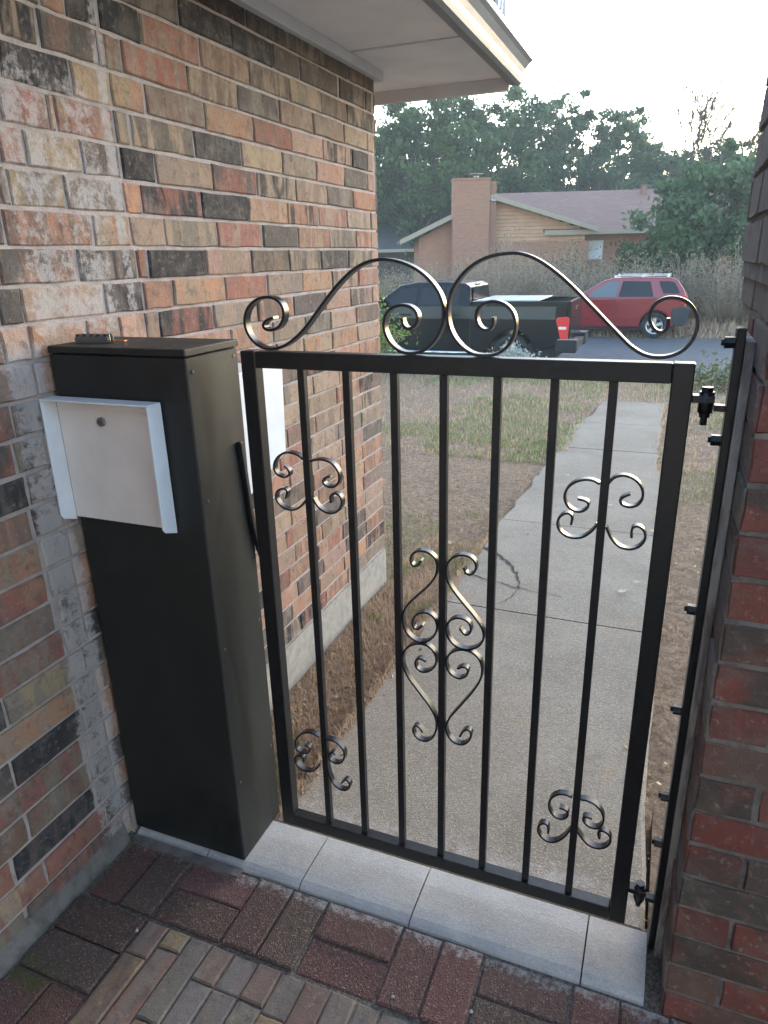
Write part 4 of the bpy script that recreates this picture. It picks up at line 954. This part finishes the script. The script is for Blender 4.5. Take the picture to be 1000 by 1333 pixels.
dh = hthing('dark_house', 'grey roofed house mostly hidden behind trees left of the brick chimney', 'house', 0, 46, -.3)
b = MB(); b.box(-9, 5.0, 0, 8, 0, 2.2); b.build('wall', M['bark'], dh)
b = MB(); b.prism([(-1, 2.2), (4, 4.6), (9, 2.2)], 'x', -9.5, 5.4); b.v = [(x, y, z) for x, y, z in b.v]; b.build('roof', M['shingle_dark'], dh, fix=True)
b = MB(); b.cbox(-9.5, 5.4, -1.08, -1.0, 2.1, 2.28, .01); b.build('fascia', M['cream'], dh)

# ------------------------------------------------------------------ trees
def limb(b, p0, p1, r0, r1, n=5, seg=4, wob=.25):
    p0, p1 = Vector(p0), Vector(p1); L = (p1-p0).length; pts = []
    for i in range(seg+1):
        t = i/seg; k = math.sin(t*math.pi)*wob*L*.3
        pts.append(p0.lerp(p1, t)+Vector((random.uniform(-k, k), random.uniform(-k, k), random.uniform(-k, k)*.5)))
    b.tube(pts, [r0+(r1-r0)*i/seg for i in range(seg+1)], n); return pts
def tree(name, label, u, d, H, rad, z0, mat, seed, nclump=110, per=130, size=.16, base=.25, group='trees behind the houses', cat='tree', clr=.85, squash=1.0, cx=0):
    random.seed(seed); r = np.random.default_rng(seed)
    x, y = UD(u, d); t = thing(name, label, cat, (x, y, z0), 0, group)
    b = MB(); fork = Vector((random.uniform(-.3, .3), random.uniform(-.3, .3), H*.28))
    limb(b, (0, 0, -.2), fork, H*.028, H*.02, 8, 4, .15)
    hc = H*(base+1)/2; hr = H*(1-base)/2
    C = []
    while len(C) < nclump:
        v = r.normal(size=3); v /= np.linalg.norm(v); k = r.uniform(.25, 1)**.5
        s = 1+.22*noise.noise(Vector(v*1.7)+Vector((seed, 0, 0)))*2
        p = np.array([v[0]*rad*k*s+cx, v[1]*rad*k*s, hc+v[2]*hr*k*s*squash])
        C.append(p)
    C = np.array(C)
    for i in range(0, len(C), 5):
        e = Vector(C[i]); m = fork.lerp(e, .5)+Vector((0, 0, -.1*H*.3))
        pts = limb(b, fork, m, H*.012, H*.006, 4, 3); limb(b, m, e, H*.006, H*.0015, 4, 3)
        for j in range(1, 3):
            if i+j < len(C): limb(b, m, Vector(C[i+j]), H*.004, H*.001, 3, 2)
    b.build('trunk', M['bark'], t)
    n = nclump*per; idx = r.integers(0, nclump, n); cr = r.uniform(.5, 1.1, nclump)*clr*rad/4.5
    off = r.normal(size=(n, 3)); off *= (cr[idx]*.55)[:, None]; off[:, 2] *= .7
    sh = r.uniform(0, 1, nclump)[idx]*.7+.1
    leaves(C[idx]+off, size, mat, 'crown', t, sh, seed=seed)
    return t
TREES = [
 ('broad dark green tree rising behind the left roof edge, partly under the eave', -1.5, 50, 11.5, 5.0, 'leaf_oak', 3),
 ('dense tree behind the dark roofed house', 2.8, 47, 10.6, 4.2, 'leaf_oak', 4),
 ('tall rounded tree behind the broad chimney', 6.6, 52, 12.6, 5.2, 'leaf_oak', 5),
 ('tall loose crowned tree right of the chimney with sky showing through', 10.2, 54, 12.2, 4.6, 'leaf_blue', 6),
 ('dense bluish tree above the middle of the brown roof', 14.6, 54, 11.2, 4.0, 'leaf_blue', 7),
 ('rounded tree above the brown roof, next to the bare trees', 17.6, 56, 11.2, 3.6, 'leaf_blue', 8),
 ('low dark tree behind the right end of the brown roof', 21.2, 56, 9.3, 3.8, 'leaf_blue', 9),
 ('low spreading tree in front of the bare trees at far right', 25.6, 54, 9.0, 4.4, 'leaf_oak', 10)]
for lab, u, d, H, rad, m, sd_ in TREES:
    tree('shade_tree', lab, u, d, H, rad, -.2, M[m], sd_, nclump=130, per=125, base=.2, size=.15, clr=.68)
# lower screen trees filling between trunks
for i, (u, d, H, rad) in enumerate(((-3, 58, 6.5, 4.5), (3.5, 60, 7, 4.5), (10, 62, 7.5, 5), (16.5, 63, 7.5, 5), (22.5, 64, 7, 5), (29, 62, 8, 5.5))):
    tree('background_tree', 'distant tree between taller ones, '+('leftmost', 'second from left', 'third from left', 'third from right', 'second from right', 'rightmost')[i]+' of the back row', u, d, H, rad, -.2, M['leaf_oak'], 30+i, nclump=110, per=110, base=.05, size=.2, group='far back row of trees', clr=1.1)
# near broad-leaved tree in front of the right end of the house
tree('broadleaf_tree', 'leafy tree with layered branches hiding the right end of the brown roof', 12.7, 27.5, 5.4, 2.7, -.35, M['leaf_blue'], 51, nclump=120, per=90, base=.28, size=.12, group=None, clr=.8)
tree('evergreen_shrub', 'rounded dense green shrub below the leafy tree', 10.2, 26.5, 2.9, 1.6, -.35, M['leaf_oak'], 52, nclump=60, per=110, base=.1, size=.10, group=None, cat='shrub', clr=1.2)
tree('evergreen_shrub', 'wide green shrub behind the dry brush at far right', 13.2, 26.2, 3.0, 1.9, -.35, M['leaf_oak'], 53, nclump=60, per=110, base=.1, size=.10, group=None, cat='shrub', clr=1.2)
# bare trees
def bare(label, u, d, H, seed):
    random.seed(seed); x, y = UD(u, d); t = thing('bare_tree', label, 'tree', (x, y, -.2), 0, 'bare trees on the skyline')
    b = MB(); tw = MB()
    def grow(p, dr, L, r, lev):
        q_ = p+dr*L; mid = p.lerp(q_, .5)+Vector((random.uniform(-1, 1), random.uniform(-1, 1), 0))*L*.07
        (b if lev < 2 else tw).tube([p, mid, q_], [max(r, .018), max(r*.85, .016), max(r*.68, .012)], 5 if lev < 2 else 3)
        if lev >= 5: return
        for k in range(3 if lev in (0, 1, 2, 3, 4) else 2):
            a = Vector((random.uniform(-1, 1), random.uniform(-1, 1), random.uniform(-.2, .6)))
            nd = (dr+a*.55).normalized(); nd.z = abs(nd.z)*.9+.12; nd.normalize()
            grow(q_, nd, L*random.uniform(.66, .84), r*.66, lev+1)
    grow(Vector((0, 0, 0)), Vector((0, 0, 1)), H*.24, H*.011, 0)
    b.build('trunk', M['bark'], t); tw.build('twigs', M['bark'], t)['kind'] = 'stuff'
bare('bare leafless tree with fanned branches against the bright sky, taller left one', 19.2, 50, 14.2, 61)
bare('bare leafless tree nearest the right brick pier against the bright sky', 22.4, 50, 13.4, 67)

# ------------------------------------------------------------------ dry brush along the far verge
def brush(label, x, y, H, rad, seed, mat='leaf_dry', name='dry_bush', ntw=170, nl=2600, cat='bush', group='dry bushes along the far verge', size=.038, twm='dry_twig', z=None):
    random.seed(seed); r = np.random.default_rng(seed)
    t = thing(name, label, cat, (x, y, gz(x, y) if z is None else z), 0, group); b = MB()
    tips = []
    for i in range(ntw):
        a = random.uniform(0, 6.283); k = math.sqrt(random.random())*rad; h = H*(1-.5*(k/rad)**2)*random.uniform(.55, 1.05)
        p0 = Vector((math.cos(a)*k*.5, math.sin(a)*k*.5, 0)); p1 = Vector((math.cos(a)*k+random.uniform(-.2, .2), math.sin(a)*k, h))
        pts = [p0, p0.lerp(p1, .5)+Vector((random.uniform(-.12, .12), random.uniform(-.12, .12), h*.12)), p1+Vector((random.uniform(-.1, .1), 0, -random.uniform(0, .15)*H))]
        b.tube(pts, [.010, .007, .003] if H > 1 else [.005, .004, .002], 3); tips += pts[1:]
        if H > 1:
            for j in range(2):
                s_ = pts[1].lerp(pts[2], random.random()); e = s_+Vector((random.uniform(-.3, .3), random.uniform(-.3, .3), random.uniform(-.1, .35))); b.tube([s_, e], [.006, .003], 3); tips.append(e)
    b.build('stems', M[twm], t)
    T = np.array([tuple(p) for p in tips]); c = T[r.integers(0, len(T), nl)]+r.normal(size=(nl, 3))*.11*min(1, H)
    leaves(c, size, M[mat], 'foliage', t, None, seed=seed)
ORD = ['leftmost', 'second from the left', 'third from the left', 'fourth from the left', 'fourth from the right', 'third from the right', 'second from the right', 'rightmost']
for i, x in enumerate(np.arange(-12.5, 7.5, 1.25)):
    brush('dry brown bush across the street, '+ORD[i//2]+(' in the farther row' if i % 2 else ' in the row nearest the street'), float(x)+random.uniform(-.3, .3), 23.3+(i % 2)*1.0+(0.4 if x > 2 else 0), random.uniform(2.0, 2.5)-.03*abs(x), 1.25, 100+i)
brush('pale dry thicket spilling toward the street at far right', 4.2, 22.9, 1.7, 1.3, 140); brush('dry greenish thicket in front of the house window', -2.6, 25.6, 2.7, 1.5, 141, mat='leaf_bush', nl=2200)
brush('dry greenish thicket in front of the tan gable', -5.0, 25.8, 2.9, 1.4, 142, mat='leaf_dry', nl=2400)
brush('green leafy bush growing past the corner of the brick wall', -4.55, 11.2, 1.75, .55, 150, mat='leaf_yg', name='green_bush', ntw=60, nl=2600, group=None, size=.035)
brush('silvery dusty plant growing at the kerb beside the truck wheel', -2.05, 12.75, .62, .45, 151, mat='leaf_silver', name='silver_plant', ntw=90, nl=1500, cat='plant', group=None, size=.035, twm='dry_twig')
brush('grey green weed clump behind the gate hinge', 1.75, 11.8, .55, .6, 152, mat='leaf_bush', name='weed_clump', ntw=90, nl=500, cat='weed', group=None, size=.04)

# ------------------------------------------------------------------ grass
def grass(name, N, ylo, yhi, xlo, xhi, mat, hmin, hmax, wid, green, seed, lie=.6):
    r = np.random.default_rng(seed); P = []
    x = r.uniform(xlo, xhi, N); y = ylo+(yhi-ylo)*r.uniform(0, 1, N)**1.25
    wob = np.array([noise.noise(Vector((5.0, b_*1.9, 2.5))) for b_ in y])
    keep = ~((x > -.06+np.where(y > 5.4, .10, 0)+.09*np.maximum(wob, 0)) & (x < .955-.012*y-.10*np.maximum(-wob, 0)) & (y < 9.0)) & ~((x < -.40) & (y < 1.85))
    edge = (x > -.09) & (x < .99)
    pt = np.array([noise.noise(Vector((a*.55, b_*.55, 2.0)))+.55*noise.noise(Vector((a*2.1, b_*2.1, 7.0))) for a, b_ in zip(x, y)])
    near = np.array([noise.noise(Vector((a*6, b_*6, 1.0))) for a, b_ in zip(x, y)])
    # grass is greener beside the walkway's far half and on the right strip
    g_ = pt+np.where((x > .95) & (y > 1.5), .26, 0)+np.where((x < 0) & (x > -1.5) & (y > 5), .26, 0)
    keep &= (g_+.35*near > .27+r.normal(size=N)*.06) if green else (near+.8*pt > -.28+r.normal(size=N)*.2)
    if xhi < 0 and green: keep = ~((x < -.40) & (y < 1.85)) & (near+pt > .25)
    if xhi < 0 and not green: keep = ~((x < -.40) & (y < 1.85))
    x, y = x[keep], y[keep]; n = len(x)
    z = np.array([max(gz(a, b_), wz(b_)-.002) if -.07 < a < .96 and b_ < 9.1 else gz(a, b_) for a, b_ in zip(x, y)])
    ang = r.uniform(0, 6.283, n); ln = (hmin+(hmax-hmin)*r.uniform(0, 1, n)**1.6*1.25)*(1+y*.05); lean = r.uniform(.1, 1.5, n) if not green else r.uniform(.05, .8, n)
    w = wid*(1+y*.16)
    d = np.stack([np.cos(ang)*np.sin(lean), np.sin(ang)*np.sin(lean), np.cos(lean)], 1)*ln[:, None]
    s = np.stack([-np.sin(ang), np.cos(ang), np.zeros(n)], 1)*w[:, None]*.5
    p = np.stack([x, y, z-.004], 1); mid = p+d*.55+np.array([0, 0, .004])
    tip = p+d; tip[:, 2] -= ln*.15*np.sin(lean)
    V = np.stack([p-s, p+s, mid+s*.8, mid-s*.8, tip], 1).reshape(-1, 3)
    me = bpy.data.meshes.new(name); me.vertices.add(5*n); me.vertices.foreach_set('co', V.astype(np.float32).ravel())
    b5 = np.arange(n)[:, None]*5; L = np.concatenate([b5+[0, 1, 2, 3], b5+[3, 2, 4]], 1).astype(np.int32).ravel()
    me.loops.add(len(L)); me.loops.foreach_set('vertex_index', L)
    st = (np.arange(n)[:, None]*7+[0, 4]).astype(np.int32).ravel(); tot = np.tile([4, 3], n).astype(np.int32)
    me.polygons.add(2*n); me.polygons.foreach_set('loop_start', st); me.polygons.foreach_set('loop_total', tot); me.update(calc_edges=True)
    at = me.attributes.new('shade', 'FLOAT', 'POINT'); at.data.foreach_set('value', np.repeat(r.uniform(0, 1, n), 5).astype(np.float32))
    return link(name, me, mat)
tag(grass('dry_grass', 90000, .06, 6.0, -3.2, 2.1, M['grass_dry'], .012, .04, .0022, False, 1), 'short dry straw coloured lawn grass on both sides of the walkway near the gate', 'grass', kind='stuff')
tag(grass('dry_grass', 60000, 5.0, 13.6, -9, 3.4, M['grass_dry'], .03, .06, .004, False, 2), 'dry lawn grass running up to the street', 'grass', kind='stuff')
tag(grass('straw_litter', 30000, .06, 2.6, -.45, -.04, M['grass_dry'], .012, .045, .0024, False, 6), 'dry straw and dead grass matted between the house wall and the walkway', 'straw', kind='stuff')
tag(grass('weeds', 9000, .06, 2.4, -.44, -.05, M['grass_green'], .012, .035, .004, True, 8), 'small green weeds in the dirt between house wall and walkway', 'weeds', kind='stuff')
tag(grass('green_grass', 70000, .06, 6.0, -3.2, 2.1, M['grass_green'], .015, .045, .0022, True, 3), 'short green grass patches beside the walkway', 'grass', kind='stuff')
tag(grass('green_grass', 50000, 5.0, 13.5, -9, 3.4, M['grass_green'], .03, .06, .004, True, 4), 'green grass patches near the street end of the lawn', 'grass', kind='stuff')
tag(grass('verge_grass', 25000, 21.0, 24.0, -16, 9, M['grass_dry'], .05, .14, .008, False, 5), 'dry grass on the far verge of the street', 'grass', kind='stuff')

r_ = np.random.default_rng(44); N = 9000
lx = r_.uniform(-5, 2.2, N); ly = .1+9*r_.uniform(0, 1, N)**1.5
cl = np.array([noise.noise(Vector((a*1.6, b_*1.6, 9))) for a, b_ in zip(lx, ly)])
kp = (cl > -.05+r_.normal(size=N)*.15) & ~((lx > -.04) & (lx < .90) & (ly < 9.1) & (r_.uniform(size=N) > (.03+.5*(np.minimum(abs(lx+.04), abs(.92-lx)) < .05)))) & ~((lx < -.42) & (ly < 1.9))
lx, ly = lx[kp], ly[kp]
lc = np.array([(a, b_, (wz(b_)+.004) if -.05 < a < .93 and b_ < 9.1 else gz(a, b_)+.013) for a, b_ in zip(lx, ly)])
lo_ = leaves(lc, .013, M['litter'], 'leaf_litter', None, None, up=0, aspect=.55, seed=5)
co = np.empty(len(lo_.data.vertices)*3, np.float32); lo_.data.vertices.foreach_get('co', co); co = co.reshape(-1, 3)
c4 = np.repeat(lc, 4, 0); co[:, 2] = c4[:, 2]+(co[:, 2]-c4[:, 2])*.3; lo_.data.vertices.foreach_set('co', co.ravel().astype(np.float32))
tag(lo_, 'small brown and tan dead leaves scattered over the lawn and walkway edges', 'leaf litter', kind='stuff')
# fallen leaves
random.seed(77)
LV = [(-.28, 2.56, .03, 'pale dry leaf on the lawn left of the crack'), (-.2, .95, .022, 'curled dry leaf on the dirt by the wall foot'), (-.1, .62, .02, 'yellowish dry leaf beside the walkway near the gate'),
      (.62, 2.5, .02, 'small dry leaf on the right half of the walkway'), (.78, 2.05, .03, 'brown leaf cluster at the right walkway edge, nearer one'), (.84, 2.2, .02, 'brown leaf at the right walkway edge, farther one'), (.60, 3.6, .02, 'small leaf on the walkway beyond the second joint'),
      (.9, 3.1, .025, 'dry leaf on the right edge below the upper scroll'), (-.25, .45, .018, 'small dry leaf in the dirt behind the black post'), (.2, 4.4, .02, 'tiny leaf on the far walkway slab')]
for x, y, s_, lab in LV:
    z = (wz(y)+.016) if x > -.05 and x < .93 else gz(x, y)+.018
    b = MB(); a = random.uniform(0, 6.28); ca, sa = math.cos(a), math.sin(a)
    P = [(-1, 0, .1), (-.4, .45, .25), (.3, .5, .1), (1, 0, .3), (.3, -.5, .25), (-.4, -.45, .1), (0, 0, 0)]
    o = [(x+s_*(px*ca-py*sa), y+s_*(px*sa+py*ca), z+s_*pz*.6) for px, py, pz in P]
    b.add(o, [(i, (i+1) % 6, 6) for i in range(6)]); tag(b.build('fallen_leaf', M['leaf_litter']), lab, 'leaf', 'fallen leaves')

# ------------------------------------------------------------------ thin air volume added to stand in for lens glare
b = MB(); b.box(-720, 720, -12, 1230, -3.2, 13.5)
hm = bpy.data.materials.new('air'); hm.use_nodes = True; nt = hm.node_tree; nt.nodes.clear()
ho = nt.nodes.new('ShaderNodeOutputMaterial'); pv_ = nt.nodes.new('ShaderNodeVolumePrincipled')
pv_.inputs['Color'].default_value = (.88, .93, .90, 1); pv_.inputs['Density'].default_value = .0019
nt.links.new(pv_.outputs[0], ho.inputs['Volume'])
tag(b.build('glare_haze', hm), 'thin pale veil in the air, added in place of lens glare', 'glare_haze', kind='stuff')
